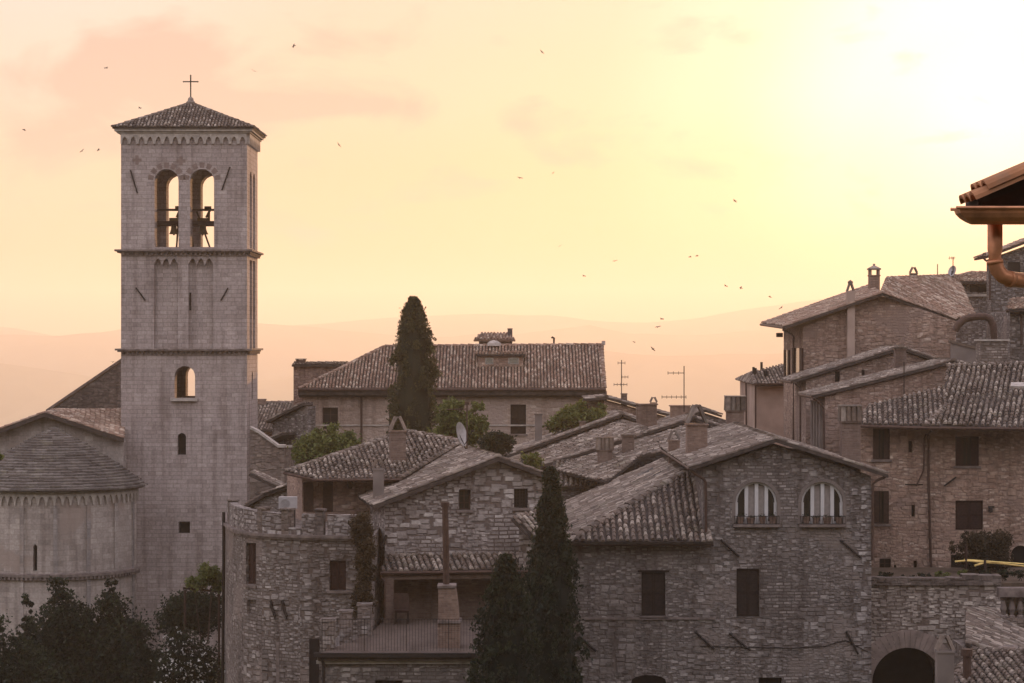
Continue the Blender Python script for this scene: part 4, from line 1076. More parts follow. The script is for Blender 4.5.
# ================================================================== small gable house, centre
def build_mid():
    H = thing('stone_house', 'small gable house of coarse pale stone with a tiled porch over its terrace', 'house', P(460, 700, 78))
    p = Pl((385, 77), (560, 77.9))
    wins = [(459, 489.5, 471, 510), (514, 488.5, 528, 508)]
    door = (411.5, 574, 431.5, 622)
    m = MB(); wall(m, p, [(385, 504), (497, 462), (552, 481)], [rect(*w) for w in wins] + [rect(*door)], depth=9.0, fill=1)
    m.build('wall', [RUBBLE3, DARK], H)
    r = MB(); gable_roof(r, p, (372.5, 505), (497, 456.5), (556, 478), 9.0, .25, .25, .42, seed=12)
    A, B = p.px(372.5, 506, .27), p.px(497, 457.5, .27); d = p.n * .05; dn = V((0, 0, -.12)); r.hexa([A + d, B + d, B + d + dn, A + d + dn, A, B, B + dn, A + dn], 1)
    C_ = p.px(556, 479, .27); r.hexa([B + d, C_ + d, C_ + d + dn, B + d + dn, B, C_, C_ + dn, B + dn], 1)
    roof = r.build('roof', [TILE, UNDER], H)
    window(H, p, *wins[0], kind='pane', mats=WOODB); window(H, p, *wins[1], kind='lattice', mats=IRON)
    # porch: brick lining, lattice door, tiled lean-to on a pillar
    b = MB(); u0, v0 = p.uv(392, 640); u1, v1 = p.uv(540, 568); du0, dv0 = p.uv(door[0], door[3]); du1, dv1 = p.uv(door[2], door[1])
    prism_uv(b, p, [(u0, v0), (u1, v0), (u1, v1), (u0, v1)], [[(du0, dv0), (du1, dv0), (du1, dv1), (du0, dv1)]], .06, .058, .06)
    b.build('porch_wall', BRICK, H)
    d = MB(); vm = dv0 + (dv1 - dv0) * .18
    p.box(d, du0, du1, dv0, vm, -.14, -.10); p.box(d, du0, du0 + .05, vm, dv1, -.14, -.09); p.box(d, du1 - .05, du1, vm, dv1, -.14, -.09)
    for k in range(1, 7): q = du0 + (du1 - du0) * k / 7; p.box(d, q - .012, q + .012, vm, dv1, -.13, -.10)
    for k in range(1, 9): q = vm + (dv1 - vm) * k / 9; p.box(d, du0 + .05, du1 - .05, q - .012, q + .012, -.125, -.098)
    d.build('door', WOOD, H)
    a = MB(); e0, e1 = P(380.5, 572, 75.4), P(502, 570.5, 76.0); t0, t1 = p.px(388, 556, .01), p.px(522, 549.5, .01); e1 = P(540, 570, 76.15)
    t1 = plane3(e0, e1, t0)(540, 549.5)
    tiled(a, [e0, e1, t1, t0], .31, .44, seed=14, wob=.04, h=.12); ridge(a, t0 + V((0, -.05, 0)), t1 + V((0, -.05, 0)), .1, .4)
    a.build('porch_roof', [TILE, UNDER], H)
    c = MB(); q = P(389, 640, 75.6); tz = P(389, 573, 75.6).z; c.box((q.x, q.y, (tz + 4.0) / 2), (.34, .34, tz - 4.0)); 
    c.hexa([e0 + V((0, .1, -.14)), e1 + V((0, .1, -.14)), e1 + V((0, .1, -.28)), e0 + V((0, .1, -.28)), e0 + V((0, .25, -.14)), e1 + V((0, .25, -.14)), e1 + V((0, .25, -.28)), e0 + V((0, .25, -.28))])
    c.build('porch_post', BRICK, H)
    g = MB(); s = e0 + V((0, -.08, -.03)); pipe(g, [s, e1 + V((0, -.08, -.03))], .055); pipe(g, [s, s + V((.02, .05, -.15)), P(384.5, 581, 75.3), P(385, 618, 75.3)], .04); g.build('gutter', COPPER, H)
    anchor(H, p, (386.3, 535), (381, 547), .05)
    # narrow window slot in the side wall
    ps = Pl((385, 77), (560, 77.9)); ps.o = p.pt(p.uv(385, 500)[0], 0) - p.n * 9; ps.u = p.n.copy(); ps.n = -p.u
    sl = MB(); u, v = ps.uv(377.5, 586); u2, v2 = ps.uv(377.5, 543); ps.box(sl, u - .22, u + .22, v, v2, .003, .03); sl.build('side_slot', DARK, H)
    # little side roof beyond the cypress
    a = MB(); x0, x1, x2 = P(512, 518, 76.4), P(534, 540, 75.6), P(540, 512, 77.4); tiled(a, [x0, x1, P(552, 540, 75.6), x2], .28, .42, seed=15)
    a.build('side_roof', [TILE, UNDER], H)
    a = MB(); pw = Pl((519, 76.3), (560, 76.3)); wall(a, pw, [(519, 525), (529, 535), (560, 535)], depth=.8); a.build('side_wall', RUBBLE3, H)
    chimney(roof, 378.5, 459, 497, 10.5, 78.6, 'lean', PLASTER, .4)
    # satellite dish and aerial mast on the ridge
    t = thing('satellite_dish', 'round satellite dish standing on edge at the ridge of the small gable house', 'satellite dish', P(466, 448, 80))
    d = MB(); c = P(462, 434, 80); ax = V((.90, -.36, .25)).normalized(); s1 = ax.cross(V((0, 0, 1))).normalized(); s2 = s1.cross(ax); rr = .46; i0 = []
    pts = [c - ax * .10]; fs = []
    for k in range(2):
        for g_ in range(18):
            an = g_ * math.pi / 9; f = (k + 1) / 2; pts.append(c + (s1 * math.cos(an) + s2 * math.sin(an)) * rr * f - ax * .10 * (1 - f * f))
    for g_ in range(18): h2 = (g_ + 1) % 18; fs += [(0, 1 + g_, 1 + h2), (1 + g_, 19 + g_, 19 + h2, 1 + h2)]
    d.faces(pts, fs); d.faces([q - ax * .012 for q in pts], [f[::-1] for f in fs])
    d.build('dish', METAL, t)
    d = MB(); d.tube([P(466, 449, 80), c - ax * .12], .03, 0, 6); d.tube([c - s2 * rr * .9, c + ax * .42], .015, 0, 5); d.tube([c + ax * .38, c + ax * .5], .04, 0, 6); d.build('arm', IRON, t)
    t = thing('tv_antenna', 'pale aerial mast with one crossbar, beside the satellite dish', 'antenna', P(467, 449, 80))
    d = MB(); d.tube([P(467, 449, 80), P(467, 402, 80)], .028, 0, 6); d.build('mast', COPPER, t)
    d = MB(); d.tube([P(446, 409.5, 80.3), P(468, 409, 79.9)], .018, 0, 5)
    for k in range(6): q = P(447 + 4 * k, 409.4, 80.3 - .08 * k); d.tube([q + V((0, -.22, 0)), q + V((0, .22, 0))], .012, 0, 4)
    d.box(P(467, 403.5, 80), (.16, .12, .10)); d.build('aerial', COPPER, t)
build_mid()

# ================================================================== terrace in front of it
def build_terrace():
    T = thing('terrace_building', 'low stone building with a paved roof terrace, dark gutter and thin railing', 'terrace', P(400, 700, 69))
    p = Pl((322, 68.2), (486, 68.2)); zf = P(400, 652, 68.2).z
    m = MB(); wall(m, p, [(322.5, 661), (486, 661)], [rect(375, 680.5, 402, 720)], depth=8.5, fill=1); m.build('wall', [RUBBLE2, DARK], T)
    f = MB(); A, B = P(318, 654, 68.0), P(488, 654, 68.0); pts = [A, B, V((B.x, 76.9 * K, A.z)), V((P(385, 620, 76.5).x, 76.5 * K, A.z)), V((P(371, 632, 72.9).x, 72.9 * K, A.z))]
    tess(f, [pts], V((0, 0, 1))); lo = [q - V((0, 0, .22)) for q in pts]
    for i in range(5): f.face([pts[i], pts[(i + 1) % 5], lo[(i + 1) % 5], lo[i]])
    tess(f, [lo], V((0, 0, -1)))
    pav = masonry('terrace_paving', [(.07, .052, .045), (.10, .078, .068), (.085, .065, .056)], (.07, .055, .048), .28, .28, .01, .02, .5, bump=.3, second=False)
    f.build('floor', pav, T)
    c = MB(); p.boxpx(c, 316.5, 660.2, 487, 663.5, .003, .10); p.boxpx(c, 318, 656.2, 487, 660, .003, .2); c.build('cornice', TRIM, T)
    g = MB(); p.boxpx(g, 314.5, 651.8, 488, 656, .203, .36); g.build('gutter', IRON, T)
    g = MB(); pipe(g, [p.px(322, 655, .25), p.px(324, 664, .12), p.px(323.5, 720, .09)], .055); g.build('downpipe', IRON, T)
    r = MB(); z0 = zf + .02; xA, xB = A.x + .1, B.x - .1; y0 = 68.3 * K
    for k in range(55): x = xA + (xB - xA) * k / 54; r.tube([V((x, y0, z0)), V((x, y0, z0 + 1.0))], .005 if k % 14 else .012, 0, 4)
    r.tube([V((xA, y0, z0 + 1.0)), V((xB, y0, z0 + 1.0))], .009, 0, 4); r.build('railing', IRON, T)
    for (x0, x1, y, yb, Yd, dd) in ((321.5, 335, 620.5, 655, 69.2, .5), (340, 352, 612, 646, 70.8, .5), (358, 371.5, 605, 640, 72.4, .5)):
        q = MB(); a, b = P(x0, yb, Yd), P(x1, y, Yd); cx, w = (a.x + b.x) / 2, b.x - a.x
        q.box((cx, Yd * K, (a.z + b.z) / 2), (w, dd, b.z - a.z)); q.box((cx, Yd * K, b.z + .03), (w + .07, dd + .07, .07)); q.build('pier', RUBBLE, T)
    # outdoor fireplace with a tall flue
    B_ = thing('outdoor_fireplace', 'brick barbecue fireplace with a tall rusty flue pipe on the terrace', 'fireplace', P(449, 652, 69.6))
    q = MB(); Yd = 69.6
    a, b = P(438, 655, Yd), P(460, 621.5, Yd); q.box(((a.x + b.x) / 2, Yd * K, (a.z + b.z) / 2), (b.x - a.x, .8, b.z - a.z))
    c = P(438, 621, Yd); e = P(461.5, 621, Yd); q.box(((c.x + e.x) / 2, Yd * K, c.z + .02), (e.x - c.x, .92, .09), 1)
    t0, t1 = P(438.5, 586, Yd), P(455.5, 586, Yd); b0, b1 = P(438.5, 620, Yd), P(459.5, 620, Yd); md = P(458, 601, Yd)
    fr = [b0, b1, md, t1, t0]; tess(q, [[v_ + V((0, -.38, 0)) for v_ in fr]], V((0, -1, 0)), 0); tess(q, [[v_ + V((0, .38, 0)) for v_ in fr]], V((0, 1, 0)), 0)
    for i in range(5): j = (i + 1) % 5; q.face([fr[i] + V((0, -.38, 0)), fr[j] + V((0, -.38, 0)), fr[j] + V((0, .38, 0)), fr[i] + V((0, .38, 0))])
    q.box(P(447, 585.5, Yd), (M(18.5, Yd), .86, .08), 1); q.build('hearth', [BRICK, TRIMD], B_)
    q = MB(); q.tube([P(446.3, 585, Yd), P(445.2, 504, Yd)], M(3.3, Yd), 0, 10); q.tube([P(445.2, 507, Yd), P(445.2, 502, Yd)], M(4.3, Yd), 0, 10); q.build('flue', COPPER, B_)
    # cushioned garden chair by the door
    C_ = thing('garden_chair', 'dark garden chair with a tall back standing beside the lattice door', 'chair', P(402, 622, 75.2))
    b = P(402, 621, 75.2); b.z = zf; s = MB(); s.box(b + V((0, 0, .42)), (.5, .5, .07)); s.build('seat', WOODR, C_)
    s = MB(); s.hexa([b + V(x) for x in ((-.28, .2, .45), (.26, .2, .45), (.2, .34, 1.0), (-.34, .34, 1.0), (-.28, .25, .45), (.26, .25, .45), (.2, .39, 1.0), (-.34, .39, 1.0))]); s.build('backrest', WOODB, C_)
    for sx in (-.21, .21):
        for sy in (-.21, .21): s = MB(); s.box(b + V((sx, sy, .19)), (.05, .05, .385)); s.build('leg', WOOD, C_)
build_terrace()

# ================================================================== round-cornered building, lower left
def build_round():
    H = thing('stone_building', 'tall rubble building with a rounded corner and a parapeted roof terrace', 'building', P(300, 720, 76))
    path = [(224.5, 84), (226.5, 79.5), (233, 77.2), (243.5, 75.8), (262, 74.9), (300, 74.2), (372, 73.9)]
    zl = P(350, 538.5, 74).z; zl2 = P(228, 527, 79).z; zt = zl
    holes = {3: [(246, 543, 256, 584)], 5: [(329.5, 560.5, 346, 590.5)]}
    niche = {3: [(247, 600, 256, 614)]}
    m = MB(); pans = []
    acc = 0; segs = []
    for i in range(len(path) - 1):
        p = Pl(path[i], path[i + 1]); L = (P(path[i + 1][0], CY, path[i + 1][1]) - P(path[i][0], CY, path[i][1])); L.z = 0; L = L.length
        segs.append((p, L, acc)); acc += L
        hs = [[p.uv(*q) for q in rect(*h)] for h in holes.get(i, [])]; ns = [[p.uv(*q) for q in rect(*h)] for h in niche.get(i, [])]
        o = [(0, -.6), (L, -.6), (L, zt), (0, zt)]
        tess(m, [[p.pt(*q) for q in o]] + [[p.pt(*q) for q in h] for h in hs + ns], p.n)
        for h, rv, fi in [(h, .28, 1) for h in hs] + [(h, .12, 0) for h in ns]:
            a = [p.pt(*q) for q in h]; b = [q - p.n * rv for q in a]
            for k in range(len(a)): m.face([a[k], a[(k + 1) % len(a)], b[(k + 1) % len(a)], b[k]])
            tess(m, [b], p.n, fi)
    pts2 = [P(x, CY, y) for x, y in path]; ring = [V((q.x, q.y, 0)) for q in pts2] + [V((pts2[-1].x, pts2[-1].y + 7, 0)), V((pts2[0].x, pts2[0].y + 3, 0))]
    for i in range(len(path) - 1, len(ring)): 
        j = (i + 1) % len(ring); m.face([ring[i] + V((0, 0, -.6)), ring[j] + V((0, 0, -.6)), ring[j] + V((0, 0, zt)), ring[i] + V((0, 0, zt))])
    tess(m, [[q + V((0, 0, zt)) for q in ring]], V((0, 0, 1)))
    m.build('wall', [RUBBLE, DARK], H)
    # ledge, following the curve
    l = MB()
    for p, L, _ in segs:
        p.box(l, -.05, L + .05, zt + .003, zt + .10, -.2, .14); p.box(l, -.04, L + .04, zt - .07, zt + .0, .002, .08)
    l.build('ledge', TRIMD, H)
    # parapet: stretches of rubble between thin dark piers
    q = MB(); d = MB()
    def stretch(i, f0, f1, h0, h1, th=.30, mb=q, dd=-.02):
        p, L, _ = segs[i]; a, b = L * f0, L * f1; z = zt + .10
        pts = [p.pt(u, v, e) for e in (dd, dd - th) for (u, v) in ((a, z), (b, z), (b, z + h1), (a, z + h0))]
        mb.hexa(pts)
    for i in (1, 2): stretch(i, 0, 1, .78, .78)
    stretch(3, 0, .75, .76, .76); stretch(4, .0, .52, .74, .70); stretch(4, .52, .56, .3, .3); stretch(5, 0.02, .22, .72, .70); stretch(5, .38, 1, .70, .70)
    pr = MB(); stretch(4, .56, 1, .25, .22, mb=q); 
    p4, L4, _ = segs[4]; p5, L5, _ = segs[5]
    q.build('parapet', RUBBLE3, H)
    for (pp, u) in ((segs[3][0], segs[3][1] * .86), (p4, L4 * .60), (p5, L5 * .27), (segs[1][0], segs[1][1] * .3)):
        d = MB(); pp.box(d, u - .14, u + .14, zt + .1, zt + .92, -.35, .0); pp.box(d, u - .18, u + .18, zt + .92, zt + .99, -.39, .04); d.build('parapet_pier', DARKSTONE, H)
    window(H, segs[3][0], *holes[3][0], mats=WOODR); window(H, segs[5][0], *holes[5][0], mats=WOODR)
    for x in (271.5, 283):
        a = MB(); p = segs[4][0] if x < 262 else segs[5][0]; p = segs[4][0]
        a.tube([segs[4][0].px(x + dx, y, .06) for dx, y in ((0, 600.5), (1.2, 603), (.8, 606), (3, 612), (4.6, 616), (4.4, 619))], .05, 0, 6); a.build('wall_tie', IRON, H)
    g = MB(); pp = segs[1][0]; pipe(g, [pp.px(227, 512, .12), pp.px(227, 560, .12), pp.px(225.5, 720, .12)], .06); g.build('downpipe', IRON, H)
    # dark doorway by the terrace
    a = MB(); p = segs[5][0]; p.boxpx(a, 309.5, 639, 319, 720, .003, .05); a.build('door', DARK, H)
    b = MB(); p.boxpx(b, 276.5, 642, 279.5, 720, .003, .05); b.build('pilaster', TRIMD, H)
    zz = zt
    # things on the roof terrace
    t = thing('air_conditioner', 'white outdoor air conditioning unit on the roof terrace of the rounded building', 'air conditioner', P(288, 512, 77))
    c = P(288, 502.5, 77); w, h = M(18, 77), M(11.5, 77); b = MB(); b.box(c, (w, .34, h)); b.build('housing', plain('dull_white_casing', (.34, .31, .30), .6, var=.1), t)
    b = MB(); f = c + V((-w * .12, -.18, 0)); 
    for k in range(3): 
        rr = h * (.14 + .11 * k); ring = [f + V((math.cos(a * math.pi / 8) * rr, 0, math.sin(a * math.pi / 8) * rr)) for a in range(17)]; b.tube(ring, .012, 0, 4)
    for k in range(4): a = k * math.pi / 4; b.tube([f + V((math.cos(a) * h * .38, 0, math.sin(a) * h * .38)), f - V((math.cos(a) * h * .38, 0, math.sin(a) * h * .38))], .008, 0, 4)
    b.build('fan_grille', METAL, t)
    b = MB()
    for sx in (-1, 1): b.box((c.x + sx * w * .35, c.y, (c.z - h / 2 + zt) / 2), (.06, .3, c.z - h / 2 - zt + .02))
    b.build('stand', IRON, t)
build_round()

# ================================================================== low house with the broad roof behind the parapet
def build_low():
    H = thing('stone_house', 'low house with a broad sagging tiled roof and brown shuttered doorway behind the parapet', 'house', P(360, 560, 83))
    b, c, d = P(316, 478.5, 80), P(402, 478, 80.4), P(462, 441, 85.5)
    f = plane3(b, c, d); a, e = f(284, 471.5), f(406, 431)
    r = MB(); tiled(r, [a, b, c, d, e], .26, .42, seed=21, wob=.07, jit=1.4)
    ridge(r, d, e, .14); ridge(r, a, e, .13); ridge(r, c + V((-.05, .05, 0)), d, .12, up=.04); roof = r.build('roof', [TILE, UNDER], H)
    p = Pl((302, 81.2), (400, 81.2)); m = MB(); wall(m, p, [(302, 480), (372, 481), (410, 481)], [rect(303, 481.5, 333, 512)], depth=4.2, fill=1); 
    ps = Pl((286, 84.5), (302, 81.2)); wall(m, ps, [(287, 474.5), (302, 479)], depth=3.0)
    m.build('wall', [REDRUB, DARK], H)
    window(H, p, 303.2, 481.8, 332.8, 512, kind='openshut', mats=WOODB, sill=False)
    g = MB(); pipe(g, [a + V((0, -.05, -.06)), b + V((0, -.06, -.06)), c + V((0, -.06, -.06))], .05); g.build('gutter', COPPER, H)
    g = MB(); pp = p.px(350.5, 484, .25); g.lathe(pp, [(.02, .18), (.10, .12), (.12, -.02), (.07, -.16), (.001, -.17)], 0, 8); g.tube([pp + V((0, 0, .15)), pp + V((0, .24, .2))], .02, 0, 5); g.build('wall_lantern', IRON, H)
    chimney(roof, 397.5, 416, 450, 15.5, 82.6, 'lean', BRICK, .5, .15)
build_low()

# ================================================================== long hipped house behind
def build_long():
    H = thing('stone_house', 'long stone house with a wide reddish tiled roof and dormer strip behind the cypress', 'house', P(450, 560, 121))
    p = Pl((303.5, 120), (607, 120)); D = 11.0
    wins = [(322.5, 407.5, 338, 429), (389, 407, 398, 426), (510.5, 404.5, 526, 434), (575, 404.5, 588, 416)]
    m = MB(); wall(m, p, [(303.5, 391), (607, 391)], [rect(*w) for w in wins], depth=D, fill=1)
    m.build('wall', [PINKRUB, DARK], H)
    r = MB(); e0, e1 = p.px(299, 388.5, .55), p.px(605.5, 387.5, .55); e1.z = e0.z
    t1 = P(603.5, 344.5, 124.6); f = plane3(e0, e1, t1); t0 = f(385, 346)
    tiled(r, [e0, e1, t1, t0], .275, .40, seed=31, wob=.02, jit=.7, h=.10)
    bk = V((0, 11.5, 0)); b0, b1 = V((e0.x, e0.y + 11.5, e0.z)), V((t1.x, e1.y + 11.5, e1.z))
    tiled(r, [e0, t0, b0], .275, .40, seed=32); tiled(r, [t0, t1, b1, b0], .30, .42, seed=33)
    ridge(r, e0, t0, .13); ridge(r, t0, t1, .14); ridge(r, e1 + V((-.1, .05, 0)), t1 + V((-.1, 0, 0)), .12, up=.04)
    r.hexa([e0 + V((0, 0, -.1)), e1 + V((0, 0, -.1)), e1 + V((0, 0, -.34)), e0 + V((0, 0, -.34)), e0 + V((0, .6, -.1)), e1 + V((0, .6, -.1)), e1 + V((0, .6, -.5)), e0 + V((0, .6, -.5))], 1)  # dark board standing in for the shadow below the overhang
    roof = r.build('roof', [TILE_R, UNDER], H)
    # gutter along the painted eave-shadow board
    g = MB(); pipe(g, [e0 + V((0, -.07, -.05)), e1 + V((0, -.07, -.05))], .075); g.build('gutter', COPPER, H)
    g = MB(); pipe(g, [p.px(361.5, 392, .4), p.px(361.5, 395, .1), p.px(361.5, 470, .1)], .06); g.build('downpipe', COPPER, H)
    s = MB(); p.boxpx(s, 303.5, 424.5, 607, 426, .003, .06); s.build('string_course', TRIM, H)
    window(H, p, *wins[0], kind='pane', mats=WOODB, sill=False); window(H, p, *wins[1], mats=WOOD, sill=False); window(H, p, *wins[2], mats=WOOD); window(H, p, *wins[3], kind='pane', mats=WOOD, sill=False)
    # dormer strip with two panes
    n_ = (e1 - e0).cross(t1 - e0).normalized(); n_ = n_ if n_.z > 0 else -n_
    a, b, c, d = f(477, 366), f(524, 366), f(524, 355), f(477, 355)
    dm = MB(); up = V((0, 0, 0.0)); az = V((0, 0, .62))
    A, B = f(478, 366.5), f(523, 366.5); Cc, Dd = A + V((0, 0, .66)), B + V((0, 0, .66)); E2, F2 = f(523, 353), f(478, 353)
    dm.face([A, B, Dd, Cc], 0); dm.face([Cc, Dd, E2, F2], 1); dm.face([A, Cc, F2], 0); dm.face([B, E2, Dd], 0)
    tiled(dm, [Cc + V((-.15, -.2, 0)), Dd + V((.15, -.2, 0)), E2 + V((.15, 0, .05)), F2 + V((-.15, 0, .05))], .27, .4, 2, seed=35, slab_mi=1, thick=.07)
    dor = dm.build('dormer', [REDRUB, UNDER, TILE_R], roof)
    for x0, x1 in ((485, 493.5), (508, 519)):
        w = MB(); pd = Pl((478, 1), (523, 1)); pd.o = V((A.x, A.y, 0)); pd.u = (B - A).normalized(); pd.n = V((0, -1, 0)); pd.boxpx(w, x0, 357.5, x1, 364.3, .003, .03, 0); pd.boxpx(w, x0 + .8, 358.3, x1 - .8, 363.5, .031, .04, 1); w.build('roof_glass', [TRIM, SKYL], roof)
    # belvedere on the ridge
    c0, c1 = P(478, 346.5, 125), P(511, 346.5, 125); tz = P(490, 339.5, 125).z
    w = MB(); w.box(((c0.x + c1.x) / 2, c0.y + 1.0, (c0.z + tz) / 2 - .3), (c1.x - c0.x - .1, 2.0, tz - c0.z + .6)); mid = (c0 + c1) / 2
    z = tz; x0, x1, y0, y1 = c0.x - .25, c1.x + .25, c0.y - .3, c0.y + 2.3
    tiled(w, [V((x0, y0, z)), V((x1, y0, z)), V((x1 - .4, y0 + 1.3, z + .38)), V((x0 + .4, y0 + 1.3, z + .38))], .26, .38, 1, seed=36, slab_mi=1); tiled(w, [V((x1, y1, z)), V((x0, y1, z)), V((x0 + .4, y0 + 1.3, z + .38)), V((x1 - .4, y0 + 1.3, z + .38))], .26, .38, 1, seed=37, slab_mi=1)
    dome = P(494, 345, 124.4); w.lathe(dome, [(.42, -.05), (.38, .12), (.2, .24), (.001, .28)], 2, 12)
    w.build('roof_turret', [REDRUB, TILE_R, TRIM], roof)
    chimney(roof, 510, 329, 346, 4.8, 125.4, 'none', DARKSTONE)
    g = MB(); pipe(g, [P(554, 346, 124.8), P(554, 338, 124.8), P(552.5, 337.2, 124.8), P(551.5, 338.2, 124.8)], .06); g.build('vent_pipe', IRON, roof)
    g = MB(); g.box(P(603.5, 343, 124.6), (.2, .2, .25)); g.build('finial', TRIM, roof)
build_long()
def simple_gable(name, label, pa, pb, Lp, Ap, Rp, D, mats, seed, ov=.2, cat='house', cw=.26, wins=(), wall_l=None, wall_r=None, tile=None, right=True, wob=.05, z0=-.6, foot=None):
    H = thing(name, label, cat, P((pa[0] + pb[0]) / 2, 700, pa[1]))
    p = Pl(pa, pb); m = MB()
    def on(x, A, B): f = (x - A[0]) / (B[0] - A[0]); return A[1] + f * (B[1] - A[1])
    yl = on(pa[0], Lp, Ap) if pa[0] < Ap[0] else Ap[1]; yr = on(pb[0], Ap, Rp) if pb[0] > Ap[0] else on(pb[0], Lp, Ap)
    tops = [(pa[0], yl + 4), (Ap[0], Ap[1] + 4), (pb[0], yr + 4)] if pa[0] < Ap[0] < pb[0] else [(pa[0], yl + 4), (pb[0], yr + 4)]
    wall(m, p, tops, [rect(*w) for w in wins], depth=D, fill=1, z0=z0); m.build('wall', [mats, DARK], H)
    r = MB(); gable_roof(r, p, Lp, Ap, Rp, D, ov, cw, .42, seed=seed, right=right)
    rf = r.build('roof', [tile or TILE, UNDER], H)
    for w in wins: window(H, p, *w, kind='pane', sill=False)
    return H, rf, p

# ================================================================== small houses between the tower and the long house
def build_narrow():
    H = thing('stone_house', 'narrow stone house whose chimney stands at the left end of the long house', 'house', P(310, 560, 127))
    p = Pl((293.5, 125), (345, 125)); m = MB(); wall(m, p, [(293.5, 364.5), (345, 364.5)], depth=1.5); m.build('wall', REDRUB, H)
    r = MB(); a, b = p.px(292, 364.6, .2), p.px(347, 364.6, .2); c = V((0, 1.6, .10)); tiled(r, [a, b, b + c, a + c], .26, .42, seed=41); ridge(r, a + c, b + c, .13); roof = r.build('roof', [TILE, UNDER], H)
    chimney(roof, 301, 358.5, 368, 8.5, 125.6, 'flat', BRICK, .6)
build_narrow()
def build_smalls():
    H = thing('stone_house', 'low tiled house seen just right of the bell tower', 'house', P(270, 560, 131))
    p = Pl((246, 130), (296, 130)); m = MB(); wall(m, p, [(246, 431), (296, 431)], depth=6); m.build('wall', REDRUB, H)
    r = MB(); a, b, c = p.px(244, 430, .4), p.px(298, 430, .4), P(298, 402, 136); f = plane3(a, b, c); tiled(r, [a, b, c, f(244, 402.5)], .28, .42, seed=42); ridge(r, f(244, 402.5), c, .14)
    roof = r.build('roof', [TILE, UNDER], H); chimney(roof, 262, 399.5, 406, 8, 135.5, 'none', BRICK)
    H = thing('stone_house', 'small rubble house with two stepped gable slopes below the left end of the long house', 'house', P(288, 560, 114))
    p = Pl((271, 114), (308, 112)); m = MB(); wall(m, p, [(272, 422), (306, 406), (308, 406)], depth=.5); m.build('wall', RUBBLE, H)
    r = MB(); a, b = p.px(270, 421, .25), p.px(306, 403, .25); bk = -p.n * .7; tiled(r, [a, b, b + bk, a + bk], .26, .42, seed=43); ridge(r, a - p.n * .1, b - p.n * .1, .11, up=.05)
    r.lathe(p.px(277, 421, -.3), [(.3, -.5), (.3, .5), (.001, .5)], 0, 8); roof = r.build('roof', [TILE, UNDER], H)
    a, b = p.px(272, 443, .9), p.px(296, 432.5, .9); bk = -p.n * .9; r = MB(); tiled(r, [a, b, b + bk, a + bk], .26, .42, seed=44); ridge(r, a - p.n * .1, b - p.n * .1, .11, up=.05); r.build('lower_roof', [TILE, UNDER], H)
    # dark wall with a raking coping, right of the tower
    H = thing('garden_wall', 'dark weathered wall with a raking pale coping right of the bell tower', 'wall', P(270, 560, 101))
    p = Pl((250, 101), (284.5, 101)); m = MB(); tops = [(250, 429), (258, 433), (278, 447.5), (284.5, 447.5)]; wall(m, p, tops, depth=.7); p2 = Pl((284.5, 101), (294, 104)); wall(m, p2, [(284.5, 447.5), (294, 447.5)], depth=.7); m.build('wall', DARKSTONE, H)
    c = MB()
    for A, B in ((tops[0], tops[1]), (tops[1], tops[2]), (tops[2], tops[3])):
        a, b = p.px(*A, .08), p.px(*B, .08); bk = -p.n * .85; up = V((0, 0, .12)); c.hexa([a, b, b + up, a + up, a + bk, b + bk, b + bk + up, a + bk + up])
    a, b = p2.px(284.5, 447.5, .08), p2.px(294.5, 447.5, .08); bk = -p2.n * .85; c.hexa([a, b, b + up, a + up, a + bk, b + bk, b + bk + up, a + bk + up]); c.build('coping', TRIM, H)
    # lean-to roofs at the tower's foot
    H = thing('lean_to', 'little lean-to with a sloping tile roof at the foot of the bell tower', 'shed', P(280, 560, 92))
    p = Pl((246, 93), (302, 91)); m = MB(); wall(m, p, [(246, 505), (268, 493), (300, 484), (302, 484)], depth=3); m.build('wall', RUBBLE, H)
    r = MB(); a, b, d = p.px(266, 494, .2), p.px(304, 480.5, .2), p.px(244, 507, .2); bk = -p.n * 2.5; tiled(r, [a, b, b + bk, a + bk], .26, .42, seed=46); tiled(r, [d, a, a + bk, d + bk], .26, .42, seed=47); ridge(r, a, b, .11, up=.04); r.build('roof', [TILE, UNDER], H)
    H = thing('tiled_shed', 'small shed with a steep dark tile roof against the dark wall', 'shed', P(270, 560, 98))
    p = Pl((254, 98.5), (292, 98.5)); m = MB(); wall(m, p, [(254, 494), (292, 512)], depth=1.5); m.build('wall', DARKSTONE, H)
    r = MB(); a, b = p.px(250, 473, .3), p.px(290, 492, .3); bk = V((0, 2.4, .0)); tiled(r, [a, b, b + bk, a + bk], .3, .42, seed=48); r.build('roof', [TILE, UNDER], H)
build_smalls()

# ================================================================== crowd of roofs in the middle
H, rf, p = simple_gable('stone_house', 'stone house sloping down behind the right end of the long house', (604, 116), (672, 116), (585, 399), (606, 397), (676, 416.5), 5.0, REDRUB, 51, right=True, tile=TILE)
chimney(rf, 624, 394, 404, 6, 117, 'none', BRICK); chimney(rf, 653.5, 397, 415, 6.2, 116, 'lean', BRICK, .4)
H1, rf, p = simple_gable('stone_house', 'low house whose long roof slope rises behind the two little square chimneys', (521, 106), (640, 106), (500, 458), (622, 414), (660, 428), 6.0, RUBBLE, 52, cw=.28)
chimney(rf, 582.5, 421, 436, 6, 107, 'flat', BRICK, .35); chimney(rf, 599, 422, 436, 7.5, 107.5, 'flat', BRICK, .35); chimney(rf, 538.5, 413.5, 450, 7, 108, 'flat', PLASTER, .35)
H2, rf, p = simple_gable('stone_house', 'stone house with a long sunken roof slope and two broad chimneys in the middle', (546, 101.5), (720, 101.5), (536, 467), (694, 417.5), (760, 440), 7.0, RUBBLE, 53, cw=.28)
chimney(rf, 646.5, 404.5, 432, 20, 104, 'none', BRICK, .7); chimney(rf, 680, 406, 424, 19, 106, 'none', BRICK, .7)
